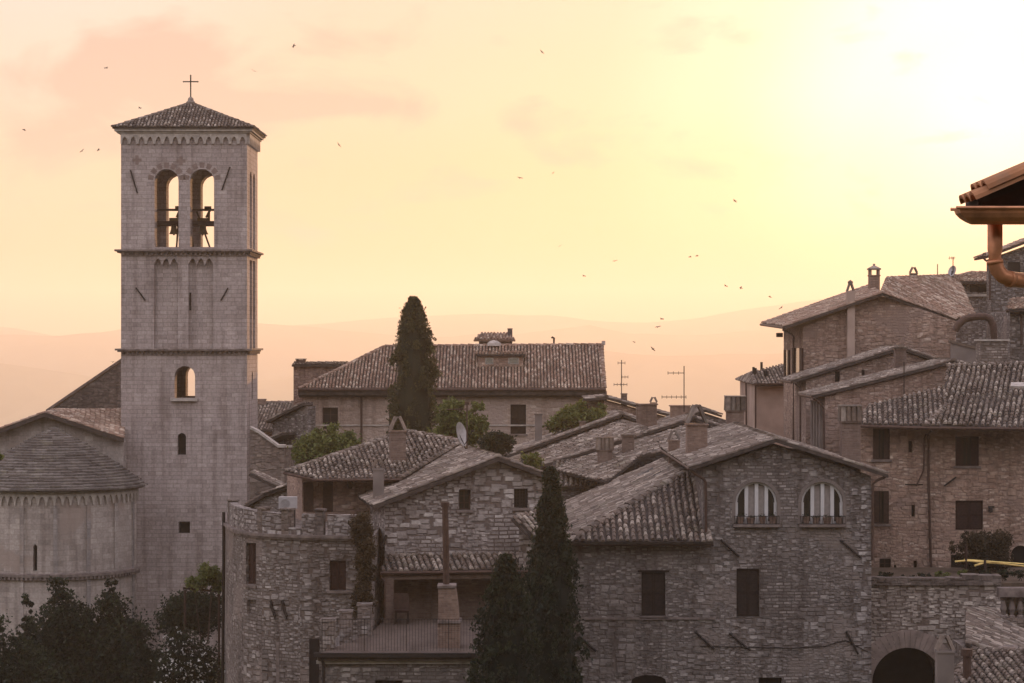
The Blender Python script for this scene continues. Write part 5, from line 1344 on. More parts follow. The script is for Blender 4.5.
chimney(rf, 604.8, 437, 486, 14.5, 98.2, 'clad', BRICK, .6); chimney(rf, 628, 434, 478, 12, 99, 'flat', BRICK, .5)
for (hh_, pts_, base_, sd_) in ((H1, [(521, 457.5), (622, 420.5), (648, 428), (640, 436), (548, 463)], (P(521, 457.5, 105.3), P(622, 420.5, 105.3), P(600, 442, 102.6)), 57), (H2, [(548, 468), (692, 424), (716, 432), (700, 446), (640, 456), (606, 482)], (P(548, 468, 100.9), P(692, 424, 100.9), P(640, 456, 97.4)), 58)):
    fq = plane3(*base_); lr = MB(); tiled(lr, [fq(*q_) for q_ in pts_], .28, .42, seed=sd_, wob=.06, jit=1.4); lr.build('lower_roof', [TILE, UNDER], hh_)
H3 = thing('stone_house', 'low house with a small patch of dark channel tiles below the clad chimney', 'house', P(575, 600, 98))
p = Pl((545, 98.5), (612, 98.5)); m = MB(); wall(m, p, [(545, 487), (612, 487)], depth=3.5); m.build('wall', RUBBLE, H3)
r = MB(); a, b, c = p.px(548, 486, .3), p.px(614, 485, .3), P(600, 458, 101); f = plane3(a, b, c); tiled(r, [a, b, c, f(553, 462)], .33, .44, seed=54, h=.13, wob=.06); rf = r.build('roof', [TILE, UNDER], H3)
H, rf, p = simple_gable('stone_house', 'stone house with a tiled slope behind the two-tile chimney, near the aerial', (690, 109), (740, 109), (668, 424), (705, 409.5), (722, 415), 6.0, RUBBLE, 56)

# ================================================================== right-hand group
def build_right():
    # tall gable house
    H = thing('stone_house', 'tall stone house with a broad gable and a plastered shaft chimney, far right', 'house', P(870, 640, 106))
    p = Pl((803, 105), (956, 105)); m = MB(); wall(m, p, [(803, 327), (882, 296), (956, 321)], depth=8.6); 
    m.build('wall', REDRUB, H)
    r = MB(); fl, bl, ft, bt = P(784, 326.5, 104.6), P(762, 323, 113.5), P(882, 293, 104.6), P(869, 285.5, 113.5)
    f = plane3(fl, bl, ft); tiled(r, [fl, ft, f(869, 285.5), bl], .27, .42, seed=61)
    p2, p3 = P(957, 275.5, 114), P(974, 314, 108); g_ = plane3(P(882, 293, 104.6), p2, p3)
    tiled(r, [ft, g_(955, 319), p3, p2, g_(888, 278)], .31, .44, seed=62, h=.11)
    ridge(r, fl + V((0, .1, 0)), ft, .11, up=.04); ridge(r, ft, g_(955, 319), .11, up=.04); ridge(r, g_(888, 278), p2, .13); ridge(r, ft, g_(888, 278), .13)
    d = V((0, -.05, 0)); dn = V((0, 0, -.14))
    for A, B in ((fl, ft), (ft, g_(955, 319))): r.hexa([A + d, B + d, B + d + dn, A + d + dn, A, B, B + dn, A + dn], 1)
    roof = r.build('roof', [TILE_R, UNDER], H)
    ps = Pl((803, 105), (956, 105)); ps.o = p.pt(0, 0) - p.n * 8.6; ps.u = p.n.copy(); ps.n = -p.u
    for (xa, xb, y0, y1) in ((786.5, 789, 350, 378), (796, 801, 348, 376)):
        u0, v0 = ps.uv(xa, y1); u1, v1 = ps.uv(xb, y0); w = MB(); ps.box(w, u0, u1, v0, v1, .003, .05); win = w.build('window', PANE, H)
        for q0, q1 in ((u0 - (u1 - u0) * .5, u0 - .03), (u1 + .03, u1 + (u1 - u0) * .5)): s = MB(); ps.box(s, q0, q1, v0, v1, .003, .09); s.build('shutter', WOODR, win)
    g = MB(); A, B = bl + V((0, 0, -.08)), fl + V((-.02, 0, -.06)); pipe(g, [A + V((-.06, 0, 0)), B], .07)
    pipe(g, [P(783, 326, 111.5), P(783, 330, 111.5), P(794, 336, 108.5), ps.px(795.5, 340, .1), ps.px(795.5, 440, .1)], .05); g.build('gutter', COPPER, H)
    w = MB(); w.box(P(779.5, 335, 112.5), (.3, .5, .22)); w.build('lamp_bracket', IRON, H)
    # shaft chimney flat on the gable
    c = MB(); p.boxpx(c, 846.5, 291, 854, 358, -.3, .34, 0); ch = c.build('wall_chimney', PLAST2, H)
    c = MB(); b = p.px(850.2, 291, .05)
    for sx in (-1, 1): q0, q1 = b + V((sx * .16, 0, 0)), b + V((sx * .02, 0, .42)); c.hexa([q0 + V((-.04, -.2, 0)), q0 + V((.04, -.2, 0)), q1 + V((.04, -.2, 0)), q1 + V((-.04, -.2, 0)), q0 + V((-.04, .2, 0)), q0 + V((.04, .2, 0)), q1 + V((.04, .2, 0)), q1 + V((-.04, .2, 0))])
    c.lathe(b + V((0, 0, .40)), [(.001, -.1), (.12, -.04), (.13, .05), (.001, .14)], 0, 8); c.build('cap', TILE, ch)
    chimney(roof, 874, 264.5, 290, 10.2, 110, 'lantern', BRICK, .55); chimney(roof, 913.5, 267, 283, 7, 113, 'lean', BRICK, .4)
    # little pink house beyond
    H = thing('plastered_house', 'small pinkish house with a low hipped roof and short vent pipes', 'house', P(762, 560, 119))
    m = MB(); pf = Pl((756, 117.5), (790, 117.5)); wall(m, pf, [(756, 384), (790, 384)], depth=5); pl_ = Pl((740, 123), (756, 117.5)); wall(m, pl_, [(740, 381), (756, 384)], depth=3); m.build('wall', PLAST2, H)
    r = MB(); b, c, a = P(755, 384.5, 117), P(792, 383.5, 117.2), P(736, 379, 123.5); f = plane3(b, c, P(783, 363, 121.5)); tiled(r, [b, c, f(792, 362), f(752, 372)], .28, .42, seed=64); f2 = plane3(a, b, f(752, 372)); tiled(r, [a, b, f(752, 372)], .28, .42, seed=65); ridge(r, b, f(752, 372), .12); roof = r.build('roof', [TILE, UNDER], H)
    g = MB(); pipe(g, [a, b, c], .06); pipe(g, [P(746, 383, 120.2), P(746.5, 440, 120)], .05); pipe(g, [P(755.5, 385, 117.2), P(755.5, 440, 117.2)], .05); g.build('gutter', COPPER, H)
    for x, y0, y1 in ((753.5, 367, 375), (755.5, 368, 375), (761.5, 362, 369), (765, 370, 377), (767.5, 371, 377)): v_ = MB(); q = f(x, y1); v_.tube([q + V((0, 0, -.2)), V((q.x, q.y, P(x, y0, q.y / K).z))], .07, 0, 6); v_.build('vent_pipe', IRON, roof)
    # two lower gables in front of the tall one
    H, rf, q = simple_gable('stone_house', 'low stone house with a shallow gable leaning against the tall gable house', (806, 100), (962, 100), (790.5, 381), (901, 347), (962, 368), 4.4, REDRUB, 66, wins=((835, 371.5, 840, 382),), z0=6)
    s = MB(); q.boxpx(s, 861.5, 370, 864.5, 375, .003, .03); s.build('slot', DARK, H)
    g = MB(); pipe(g, [q.px(791, 382, .3), q.px(791, 382, .3) + V((-.05, 5, 0))], .06); pipe(g, [q.px(794, 383, .28), q.px(800, 388, .12), q.px(800, 450, .1)], .045); g.build('gutter', COPPER, H)
    chimney(rf, 900, 347, 374, 11, 98.5, 'flat', BRICK, .5)
    H, rf, q = simple_gable('stone_house', 'reddish stone house with a low-pitched verge crossing in front of the tall gable house', (825, 94.5), (948, 94.5), (811, 396), (953, 360.5), (1000, 374), 4.6, REDRUB, 67, z0=4)
    g = MB(); pipe(g, [q.px(811.5, 397, .3), q.px(811.5, 397, .3) + V((-.05, 4.5, 0))], .06); pipe(g, [q.px(813, 398, .28), q.px(819, 403, .15), q.px(823.5, 408, .1), q.px(824, 460, .1)], .045); g.build('gutter', COPPER, H)
    sd = Pl((825, 94.5), (948, 94.5)); sd.o = q.pt(0, 0) - q.n * 4.6; sd.u = q.n.copy(); sd.n = -q.u
    s = MB(); 
    for i, u in enumerate((.5, 1.5, 2.5, 3.5)): sd.box(s, u, u + .35, 4, q.uv(825, 403)[1], .003, .14)
    s.build('buttress', PLASTER, H)
    # front right house under the big tiles
    H = thing('stone_house', 'stone house at the right edge with brown shutters under bold rows of curved tiles', 'house', P(940, 640, 90))
    p = Pl((857, 88.6), (1060, 88.3))
    wins = [(873, 428.5, 890, 459.5, 'openshut'), (874, 491, 889, 524, 'openshut'), (955.5, 436.5, 979, 466, 'openshut'), (955.5, 500.5, 983, 530, 'shutter'), (879.5, 558.5, 891, 575, 'pane')]
    slots = [(908.5, 441, 912.5, 452.5), (911.5, 505, 915, 517), (913.5, 561, 917, 573), (894, 565, 896.5, 573)]
    dr = arch(1011, 545.5, 1030, 590); dr2 = rect(951, 555, 968, 592)
    m = MB(); wall(m, p, [(857, 428), (1060, 428)], [rect(*w[:4]) for w in wins] + [rect(*s) for s in slots] + [dr, dr2], depth=7, fill=1); m.build('wall', [REDRUB, DARK], H)
    for w in wins: window(H, p, *w[:4], kind=w[4], mats=WOODR if w[0] > 900 else WOODB, sill=w[1] < 500 or w[0] < 900)
    r = MB(); a, b, t = P(925, 426, 87.5), P(1062, 429, 86.3), P(1000, 363, 93.6); b.z = a.z; f = plane3(a, b, t)
    tiled(r, [a, b, f(1062, 362), f(948, 365.5), f(944.5, 385), f(947, 405)], .325, .43, seed=70, wob=.10, h=.14, jit=1.3)
    a2, c2 = P(857, 424, 88), P(946, 388, 91.3); h = plane3(a2, a, c2); tiled(r, [a2, a, h(948, 405), h(946, 386), h(868, 405)], .30, .42, seed=71, wob=.06)
    ridge(r, f(946, 366), f(1062, 362.5), .16); ridge(r, a, f(947, 405), .15)
    roof = r.build('roof', [TILE, UNDER], H)
    s = MB(); n_ = (b - a).cross(t - a).normalized(); n_ = n_ if n_.z > 0 else -n_
    q = [f(1011, 390) , f(1026, 390), f(1026, 386), f(1011, 386)]; up = n_ * .17; s.hexa([x + up for x in q] + [x for x in q]); s.build('roof_glass', TRIM, roof)
    g = MB(); pipe(g, [a2 + V((0, -.05, -.08)), a + V((0, -.06, -.08)), b + V((0, -.06, -.08))], .07); pipe(g, [p.px(930, 429, .5), p.px(928, 434, .1), p.px(928, 470, .1), p.px(931, 576, .1)], .055); pipe(g, [p.px(926, 434, .1), p.px(924, 438, .1), p.px(923.5, 470, .06), p.px(916, 486, .06)], .03); g.build('downpipe', COPPER, H)
    anchor(H, p, (956, 477), (944, 486), .035)
    c = MB(); p.boxpx(c, 905, 484, 923, 485.2, .003, .02); c.build('cable', IRON, H)
    l = MB(); p.boxpx(l, 988, 506, 994, 507.5, .003, .12); l.lathe(p.px(990, 510, .16), [(.02, .14), (.08, .08), (.1, -.06), (.001, -.1)], 0, 8); l.build('wall_lantern', IRON, H)
    # chimney block and plaster slab above that roof
    H = thing('stone_chimney_block', 'broad pale stone chimney block above the bold tiled roof', 'chimney', P(992, 372, 96))
    m = MB(); a, b = P(978, 380, 96), P(1005.5, 341, 96); m.box(((a.x + b.x) / 2, a.y, (a.z + b.z) / 2), (b.x - a.x, 1.0, b.z - a.z)); m.build('shaft', RUBBLE, H)
    m = MB(); m.box(((a.x + b.x) / 2, a.y, b.z + .04), (b.x - a.x + .14, 1.14, .08)); m.build('cap', TRIM, H)
    H = thing('low_wall', 'grey plastered wall with a sloping top beside the pale chimney block', 'wall', P(960, 372, 98))
    p_ = Pl((952, 98), (983, 98)); m = MB(); wall(m, p_, [(952, 341), (983, 349)], depth=.4, z0=P(960, 385, 98).z); m.build('wall', PLASTER, H); m = MB(); A, B = p_.px(950, 340, .06), p_.px(980, 347.5, .06); m.hexa([A, B, B + V((0, 0, -.12)), A + V((0, 0, -.12)), A + V((0, .5, 0)), B + V((0, .5, 0)), B + V((0, .5, -.12)), A + V((0, .5, -.12))]); m.build('coping', TILE, H)
    d = MB(); d.tube([P(x, y, 100) for x, y in ((955, 331), (958, 325), (964, 319.5), (970, 317.5), (978, 316.5), (985, 316.5), (990, 319), (993, 325), (994, 333), (994, 362))], M(3.7, 100), 0, 12); solo(d, 'flue_duct', COPPER, 'thick brown duct bent over like a hook above the tiled roof', 'duct')
    # upper buildings at the right edge
    H = thing('stone_house', 'rosy stone house with a strip window under a low tiled ridge, at the right edge', 'house', P(990, 420, 119))
    p = Pl((952, 118), (1060, 118)); m = MB(); wall(m, p, [(952, 281), (1060, 281)], [rect(970, 285.5, 990, 292)], depth=6, fill=1, z0=4); m.build('wall', [RUBBLE, DARK], H)
    s = MB(); p.boxpx(s, 952, 294, 1060, 296.5, .003, .12); s.build('string_course', TRIM, H); window(H, p, 970, 285.5, 990, 292, kind='pane', sill=False)
    r = MB(); a, b, t = p.px(947, 282, .5), p.px(1060, 282, .5), P(971, 272.5, 121.5); t2 = P(1060, 272.5, 121.5); tiled(r, [a, b, t2, t], .3, .42, seed=75); tiled(r, [a, t, V((a.x, a.y + 7, a.z))], .3, .42, seed=76); ridge(r, t, t2, .14); ridge(r, a, t, .13); r.build('roof', [TILE_R, UNDER], H)
    H = thing('stone_house', 'tiled house with a curling gutter behind the near downpipe, right edge', 'house', P(1030, 420, 112))
    p = Pl((991, 111), (1100, 111)); m = MB(); wall(m, p, [(991, 259), (1060, 234), (1100, 248)], depth=1.2, z0=0); m.build('wall', [RUBBLE, DARK], H)
    r = MB(); gable_roof(r, p, (984.5, 256.5), (1060, 228), (1110, 246), 3.0, .4, .3, .42, seed=77); r.build('roof', [TILE_R, UNDER], H)
    g = MB(); pipe(g, [p.px(984.5, 254, .35), p.px(982, 254, .35), p.px(981, 257, .35), p.px(984, 260, .3), p.px(988, 262.5, .2), p.px(989.5, 268, .1), p.px(989.5, 300, .1)], .055); g.build('gutter', COPPER, H)
    s = MB(); p.boxpx(s, 1008, 262, 1020, 273, .003, .04); s.build('slot', DARK, H)
    H = thing('tiled_shed', 'low tiled roof with its own downpipe below the near downpipe, right edge', 'shed', P(1018, 420, 100))
    p = Pl((1010, 101), (1060, 101)); m = MB(); wall(m, p, [(1010, 312), (1060, 306)], depth=4, z0=8); m.build('wall', RUBBLE, H)
    r = MB(); a, b, t = p.px(1004, 310, .5), p.px(1062, 307, .5), P(1062, 297, 104); tiled(r, [a, b, t, plane3(a, b, t)(1012, 299)], .3, .42, seed=78); r.build('roof', [TILE_R, UNDER], H); g = MB(); pipe(g, [a, p.px(1018, 313, .2), p.px(1021, 318, .1), p.px(1021, 345, .1)], .06); g.build('downpipe', COPPER, H)
build_right()

# ================================================================== arched retaining wall and the roofs at the lower right corner
def build_corner():
    H = thing('retaining_wall', 'long rubble wall pierced by a dark round arch, under the planted terrace', 'wall', P(930, 720, 82))
    p = Pl((869, 81.5), (1001, 81.5)); m = MB(); cx, cy = 907.5, 683.0; ri, ro = 35.5, 53.0
    u0, v0 = p.uv(cx, cy); r1, r2 = M(ri, 81.5), M(ro, 81.5)
    hole = [(u0 - r1, -.58), (u0 + r1, -.58)] + [(u0 + r1 * math.cos(math.pi * k / 18), v0 + r1 * math.sin(math.pi * k / 18)) for k in range(19)]
    t = [p.uv(*q) for q in ((869, 584), (1001, 584))]
    prism_uv(m, p, [(t[0][0], -.6), (t[1][0], -.6), t[1], t[0]], [hole], 0, 2.2, 2.1, 0, True, 1); m.build('wall', [RUBBLE3, DARK], H)
    v = MB(); k = 25
    for i in range(k):
        a, b = math.pi * (i + .03) / k, math.pi * (i + .97) / k
        v.hexa([p.pt(u0 + rr * math.cos(an), v0 + rr * math.sin(an), dd) for dd in (.03, -.3) for (rr, an) in ((r1 - .004, a), (r1 - .004, b), (r2, b), (r2, a))], 0)
    v.build('arch_ring', plain('arch_stone', (.25, .19, .165), .9, var=.3, scale=2.5), H)
    c = MB(); kk = 17
    for i in range(kk):
        xa = 869 + 132 * i / kk; xb = 869 + 132 * (i + .985) / kk; a, b = p.uv(xa, 585), p.uv(xb, 577.5 - (2.5 if xa > 955 else 0)); p.box(c, a[0], b[0], a[1], b[1] + R.uniform(-.02, .02), -.5, .12)
    c.build('coping', DARKSTONE, H)
    # ground of the planted terrace behind the wall
    tz = p.uv(900, 584)[1]
    m = MB(); m.box((P(960, CY, 85).x + 3, 85.2 * K, tz - .2), (24, 6.4, .3)); o = m.build('terrace_ground', plain('terrace_earth', (.10, .07, .05), 1), None); tag(o, kind='structure')
    # pergola of rough poles
    G = thing('pergola', 'rough wooden pergola with a top pole coloured as if sunlit over the planted terrace', 'pergola', P(985, 584, 84.5))
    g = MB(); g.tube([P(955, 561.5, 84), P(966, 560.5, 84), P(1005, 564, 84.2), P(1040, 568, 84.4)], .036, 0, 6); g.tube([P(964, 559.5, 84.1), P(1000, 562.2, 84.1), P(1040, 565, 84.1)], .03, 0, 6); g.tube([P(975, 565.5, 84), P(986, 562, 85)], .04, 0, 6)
    g.build('pole', plain('sunlit_look_pole', (.78, .56, .20), .8, var=.2), G)  # bright yellow painted in for sunlight that does not reach the pole
    for x, yt, yb in ((966, 545, 583), (985, 560, 583)): g = MB(); g.tube([P(x, yb, 84), P(x, yt, 84)], .05, 0, 6); g.build('post', WOODB, G)
    # balustrade fragment
    B = thing('stone_balustrade', 'mossy broken stone balustrade at the right edge beside the arched wall', 'balustrade', P(1010, 640, 80))
    p = Pl((1000, 79.5), (1050, 79.5)); m = MB(); wall(m, p, [(1003, 618), (1050, 618)], depth=.5); m.build('plinth', DARKSTONE, B)
    for i in range(6):
        x = 1004.5 + 8.5 * i; m = MB(); b = p.px(x, 618, -.2); hh = M(21, 79.5); m.lathe(b, [(.12, 0), (.12, .06), (.06, .1), (.13, hh * .4), (.06, hh * .8), (.12, hh * .9), (.12, hh)], 0, 8); m.build('baluster', TRIMD, B)
    m = MB(); p.boxpx(m, 999, 588, 1050, 597, -.45, .05); 
    m.build('rail', TRIMD, B)
    # roofs in the corner
    H = thing('stone_house', 'low house with a worn tile slope tucked against the arched wall, lower right', 'house', P(1000, 720, 72))
    a, b, c = P(966, 643, 73), P(1034, 668, 73.5), P(966, 609, 79); f = plane3(a, b, c); r = MB(); tiled(r, [a, b, f(1034, 634), f(996, 609), c], .34, .44, seed=81, wob=.08, h=.12, jit=1.5)
    rf = r.build('roof', [TILE, UNDER], H); m = MB(); p = Pl((968, 72.6), (1034, 72.6)); wall(m, p, [(968, 650), (1034, 656)], depth=3); m.build('wall', RUBBLE, H)
    H = thing('stone_house', 'nearest low house with big rounded tiles at the bottom right corner', 'house', P(1000, 740, 60))
    a, b, c = P(948, 692, 58), P(1050, 700, 58), P(972, 651, 63); a = P(940, 700, 58); b.z = a.z; f = plane3(a, b, c); r = MB(); tiled(r, [a, b, f(1050, 651), c], .33, .42, seed=82, wob=.05, h=.14, jit=1.3); ridge(r, c, f(1050, 651), .17); ridge(r, a, c, .15)
    rf = r.build('roof', [TILE, UNDER], H); m = MB(); p = Pl((950, 58.6), (1045, 58.6)); wall(m, p, [(950, 706), (1045, 706)], depth=4); m.build('wall', RUBBLE, H)
    ch = chimney(rf, 944.5, 635, 720, 16.5, 57.5, 'lean', PLASTER, .4)
    g = MB(); g.tube([P(967, 680, 60), P(967, 651, 60)], M(4.2, 60), 0, 10); g.tube([P(967, 656, 60), P(967, 649, 60)], M(5.8, 60), 0, 10); g.build('flue', COPPER, rf)
build_corner()

# ================================================================== the neighbour's eave close to the camera
ORANGE_TILE = tile_mat('clean_orange_tile', [(.34, .15, .075), (.46, .22, .11), (.40, .18, .09)], .3)
def build_eave():
    H = thing('neighbouring_house', 'corner of a near house with tiled eave, copper gutter and thick downpipe, upper right', 'house', P(1100, 400, 14))
    Yg = 14.0
    r = MB(); al = V((0, .55, 0)); sl_ = (P(1030, 168, Yg) - P(984, 188, Yg)).normalized(); up_ = V((-sl_.z, 0, sl_.x))
    for (tip, ln_, rr_) in ((P(970.5, 197, Yg), .62, .062), (P(982.5, 186, Yg), 1.0, .068)):
        for j in range(3):
            y_ = V((0, j * .19 - .06, 0)); pts = []
            for (t_, k_) in ((0, 1.0), (ln_, .86)):
                for g_ in range(8):
                    an = math.pi * g_ / 7; pts.append(tip + y_ + sl_ * t_ + V((0, math.cos(an) * .095 * k_, 0)) + up_ * (math.sin(an) * rr_ * k_ - rr_ * .45))
                for g_ in range(8):
                    an = math.pi * (7 - g_) / 7; pts.append(tip + y_ + sl_ * t_ + V((0, math.cos(an) * .075 * k_, 0)) + up_ * (math.sin(an) * (rr_ - .02) * k_ - rr_ * .45))
            r.faces(pts, [(g_, (g_ + 1) % 16, (g_ + 1) % 16 + 16, g_ + 16) for g_ in range(16)] + [(i_, i_ + 1, 14 - i_, 15 - i_) for i_ in range(7)], 0)
    q0, q1 = P(981, 196, Yg), P(1100, 150, Yg); r.hexa([q0 + V((0, .1, -.05)), q1 + V((0, .1, -.05)), q1 + V((0, .1, 0)), q0 + V((0, .1, 0)), q0 + al + V((0, 0, -.05)), q1 + al + V((0, 0, -.05)), q1 + al, q0 + al], 1)
    r.build('roof', [ORANGE_TILE, UNDER], H)
    d = MB(); zt_, zb_ = P(1000, 196, Yg).z, P(1000, 206.3, Yg).z; x0_, x1_ = P(985, 200, Yg).x, P(1100, 200, Yg).x
    d.hexa([V((x0_, Yg * K + .12, zb_)), V((x1_, Yg * K + .12, zb_)), V((x1_, Yg * K + .12, zt_ + .28)), V((x0_, Yg * K + .12, zt_)), V((x0_, Yg * K + .5, zb_)), V((x1_, Yg * K + .5, zb_)), V((x1_, Yg * K + .5, zt_ + .28)), V((x0_, Yg * K + .5, zt_))]); d.build('fascia', WOODB, H)
    # half round gutter: its end faces us as it runs to the right
    g = MB(); n = 10; xa, xb = P(956.5, 208, Yg - .1).x, P(1100, 208, Yg - .1).x; yc = (Yg - .1) * K; zc = P(956, 208.5, Yg - .1).z; rr = M(16, Yg)
    prof = []
    for k in range(n + 1): a = math.pi * k / n; prof.append((math.cos(a) * rr, -math.sin(a) * rr))
    L0, L1, I0, I1 = [], [], [], []
    for i, (y, z) in enumerate(prof):
        x_end = xa + (rr * .0 + .035 * (1 - abs(math.cos(math.pi * i / n))) ) 
        L0.append(V((xa + .10 * (-z / rr) ** 2, yc + y, zc + z))); L1.append(V((xb, yc + y, zc + z)))
        I0.append(V((xa + .02 + .10 * (-z / rr) ** 2, yc + y * .93, zc + z * .93))); I1.append(V((xb, yc + y * .93, zc + z * .93)))
    for i in range(n): g.face([L0[i], L1[i], L1[i + 1], L0[i + 1]]); g.face([I0[i], I0[i + 1], I1[i + 1], I1[i]])
    g.face(L0); 
    for sgn in (0, n): e = L0[sgn] + V((-.02, 0, 0)); g.tube([e, L1[sgn]], .012, 0, 6)
    g.build('gutter', ORANGE, H)
    g = MB(); xs_ = 995; cp = [P(xs_, 222, Yg), P(xs_, 250, Yg), P(xs_, 262, Yg), P(997.5, 270, Yg), P(1002.5, 276, Yg), P(1010, 279, Yg), P(1020, 280, Yg + .1), P(1050, 281, Yg + .5), P(1090, 281, Yg + 1)]
    g.tube(cp, M(7.6, Yg), 0, 16)
    for c in (2, 5): d = (cp[c + 1] - cp[c - 1]).normalized(); g.tube([cp[c] - d * .012, cp[c] + d * .012], M(8.3, Yg), 0, 16)
    g.build('downpipe', ORANGE, H, True)
    m = MB(); p = Pl((1085, 14.2), (1200, 14.2)); wall(m, p, [(1085, 190), (1200, 150)], depth=.4, z0=4); m.build('wall', RUBBLE, H)
build_eave()

# ================================================================== aerials
def antenna(label, x, yb, yt, Y, bars, rad=.025):
    t = thing('tv_antenna', label, 'antenna', P(x, yb, Y)); m = MB(); m.tube([P(x, yb + 4, Y), P(x, yt, Y)], rad, 0, 5); m.build('mast', IRON, t)
    for (xa, xb, y, n) in bars:
        b = MB(); b.tube([P(xa, y, Y), P(xb, y, Y)], rad * .7, 0, 5)
        for k in range(n): q = P(xa + (xb - xa) * k / max(1, n - 1), y, Y); b.tube([q + V((0, -.35, 0)), q + V((0, .35, 0))], .012, 0, 4); b.tube([q + V((0, 0, -.08)), q + V((0, 0, .08))], .012, 0, 4)
        b.build('crossbar', IRON, t)
    return t
antenna('tall tv aerial with two long crossbars in the middle of the roofs', 684, 408, 366, 104, [(668, 684, 373, 4), (662, 686, 397, 6)])
antenna('thin tv aerial with short bars behind the right end of the long house', 621.5, 396, 360, 118, [(618, 625, 363, 2), (614, 627, 384.5, 5), (622, 628, 377, 3)])
antenna('small tv aerial with a flag-like head on the ridge of the tall gable house', 953, 277, 257, 113, [(949.5, 954, 258, 3)])
antenna('bare thin rod on the ridge beside the small dish', 937.5, 277, 264, 113, [])
antenna('thin stay rod leaning above the reddish stone house', 904, 412, 362, 94, [])
t = thing('satellite_dish', 'small pale dish on the ridge of the tall gable house against the sky', 'satellite dish', P(951, 277, 113))
m = MB(); c = P(952, 271, 113); ax = V((-.8, -.5, .3)).normalized(); s1 = ax.cross(V((0, 0, 1))).normalized(); s2 = s1.cross(ax); pts = [c - ax * .08]; fs = []
for k in range(2):
    for g_ in range(14): an = g_ * math.pi / 7; f_ = (k + 1) / 2; pts.append(c + (s1 * math.cos(an) + s2 * math.sin(an)) * .30 * f_ - ax * .08 * (1 - f_ * f_))
for g_ in range(14): h2 = (g_ + 1) % 14; fs += [(0, 1 + g_, 1 + h2), (1 + g_, 15 + g_, 15 + h2, 1 + h2)]
m.faces(pts, fs); m.build('dish', METAL, t); m = MB(); m.tube([P(951, 279, 113), c], .03, 0, 5); m.build('arm', IRON, t)

# ================================================================== trees and plants
cypress('cypress_tree', 'tall dark cypress in front of the hipped wing, taller of the front pair', P(551, 760, 66), P(551, 469, 66).z - P(551, 760, 66).z, M(31, 66), 16000, .17, seed=3)
cypress('cypress_tree', 'shorter dark cypress beside the terrace, lower of the front pair', P(506, 760, 63), P(506, 556, 63).z - P(506, 760, 63).z, M(33, 63), 14000, .17, lambda f: (min(1, f / .05) ** .5) * (1 - max(0, (f - .25) / .75) ** 2.2) ** .8, seed=5)
cypress('cypress_tree', 'lone cypress with a blunt top before the long house', P(413.5, 470, 104), P(413.5, 298, 104).z - P(413.5, 470, 104).z, M(23, 104), 14000, .20, lambda f: (min(1, f / .05) ** .5) * (1 - max(0, (f - .30) / .70) ** 2.4 * .80) * (1 if f < .93 else max(.25, 1 - (f - .93) * 9)), seed=7, leaf=LEAF_L)
def B(px, py, Y, rx, rz, ry=None): 
    c = P(px, py, Y); return (c, V((M(rx, Y), M(ry or rx, Y), M(rz, Y))))
def plant(name, label, cat, foot, blobs, n, size, leaf, seed, **kw):
    base = P(*foot); bl = [(B(*b)[0] - base, B(*b)[1]) for b in blobs]
    return bush(name, label, cat, base, bl, n, size, leaf, seed, **kw)
plant('shrub', 'bright green bush before the left windows of the long house', 'bush', (325, 480, 92), [(318, 450, 92, 22, 16), (345, 446, 92, 18, 14), (302, 458, 92, 12, 14), (331, 434, 92, 9, 10), (352, 437, 92, 6, 9), (314, 437, 92, 7, 9)], 5200, .22, LEAF_G, 11)
plant('broadleaf_tree', 'sunlit broadleaf tree right of the lone cypress', 'tree', (460, 470, 98), [(450, 416, 98, 12, 14), (468, 430, 98, 14, 16), (477, 408, 98, 8, 7), (444, 440, 98, 12, 16), (480, 424, 98, 8, 9), (458, 404, 98, 6, 6)], 5200, .24, LEAF_G, 12, stems=2)
plant('shrub', 'small grey-green bush below the middle window of the long house', 'bush', (499, 455, 96), [(495, 440, 96, 12, 8), (507, 442, 96, 9, 7), (488, 446, 96, 9, 8), (500, 448, 96, 13, 8)], 2600, .20, LEAF_D, 13)
plant('shrub', 'round yellow-green bush at the right end of the long house', 'bush', (575, 440, 108), [(572, 418, 108, 15, 11), (594, 417, 108, 13, 9), (558, 424, 108, 11, 9), (580, 408, 108, 6, 6), (601, 409, 108, 5, 6)], 3200, .24, LEAF_G, 14)
plant('shrub', 'low green plant in the gap between the gable house and the middle roofs', 'bush', (531, 475, 88), [(531, 461, 88, 10, 8)], 500, .18, LEAF_G, 15)
plant('creeper', 'dark creeper climbing the corner of the rounded building beside the gable house', 'creeper', (363, 640, 73.4), [(362, 525, 73.4, 11, 15, 9), (366, 560, 73.4, 10, 30, 9), (363, 598, 73.4, 11, 24, 9), (357, 535, 73.4, 7, 12, 8)], 4200, .15, LEAF_R, 16)
plant('creeper', 'reddish climbing plant on the planted terrace below the brown shutters', 'creeper', (985, 582, 86), [(984, 546, 86, 24, 13, 12), (1003, 540, 86, 9, 9, 9), (970, 536, 86, 8, 8, 6), (953, 545, 86, 4, 10, 5), (980, 562, 86, 24, 11, 10), (1000, 560, 86, 12, 12, 9), (958, 560, 86, 5, 10, 5)], 6500, .15, LEAF_R, 17)
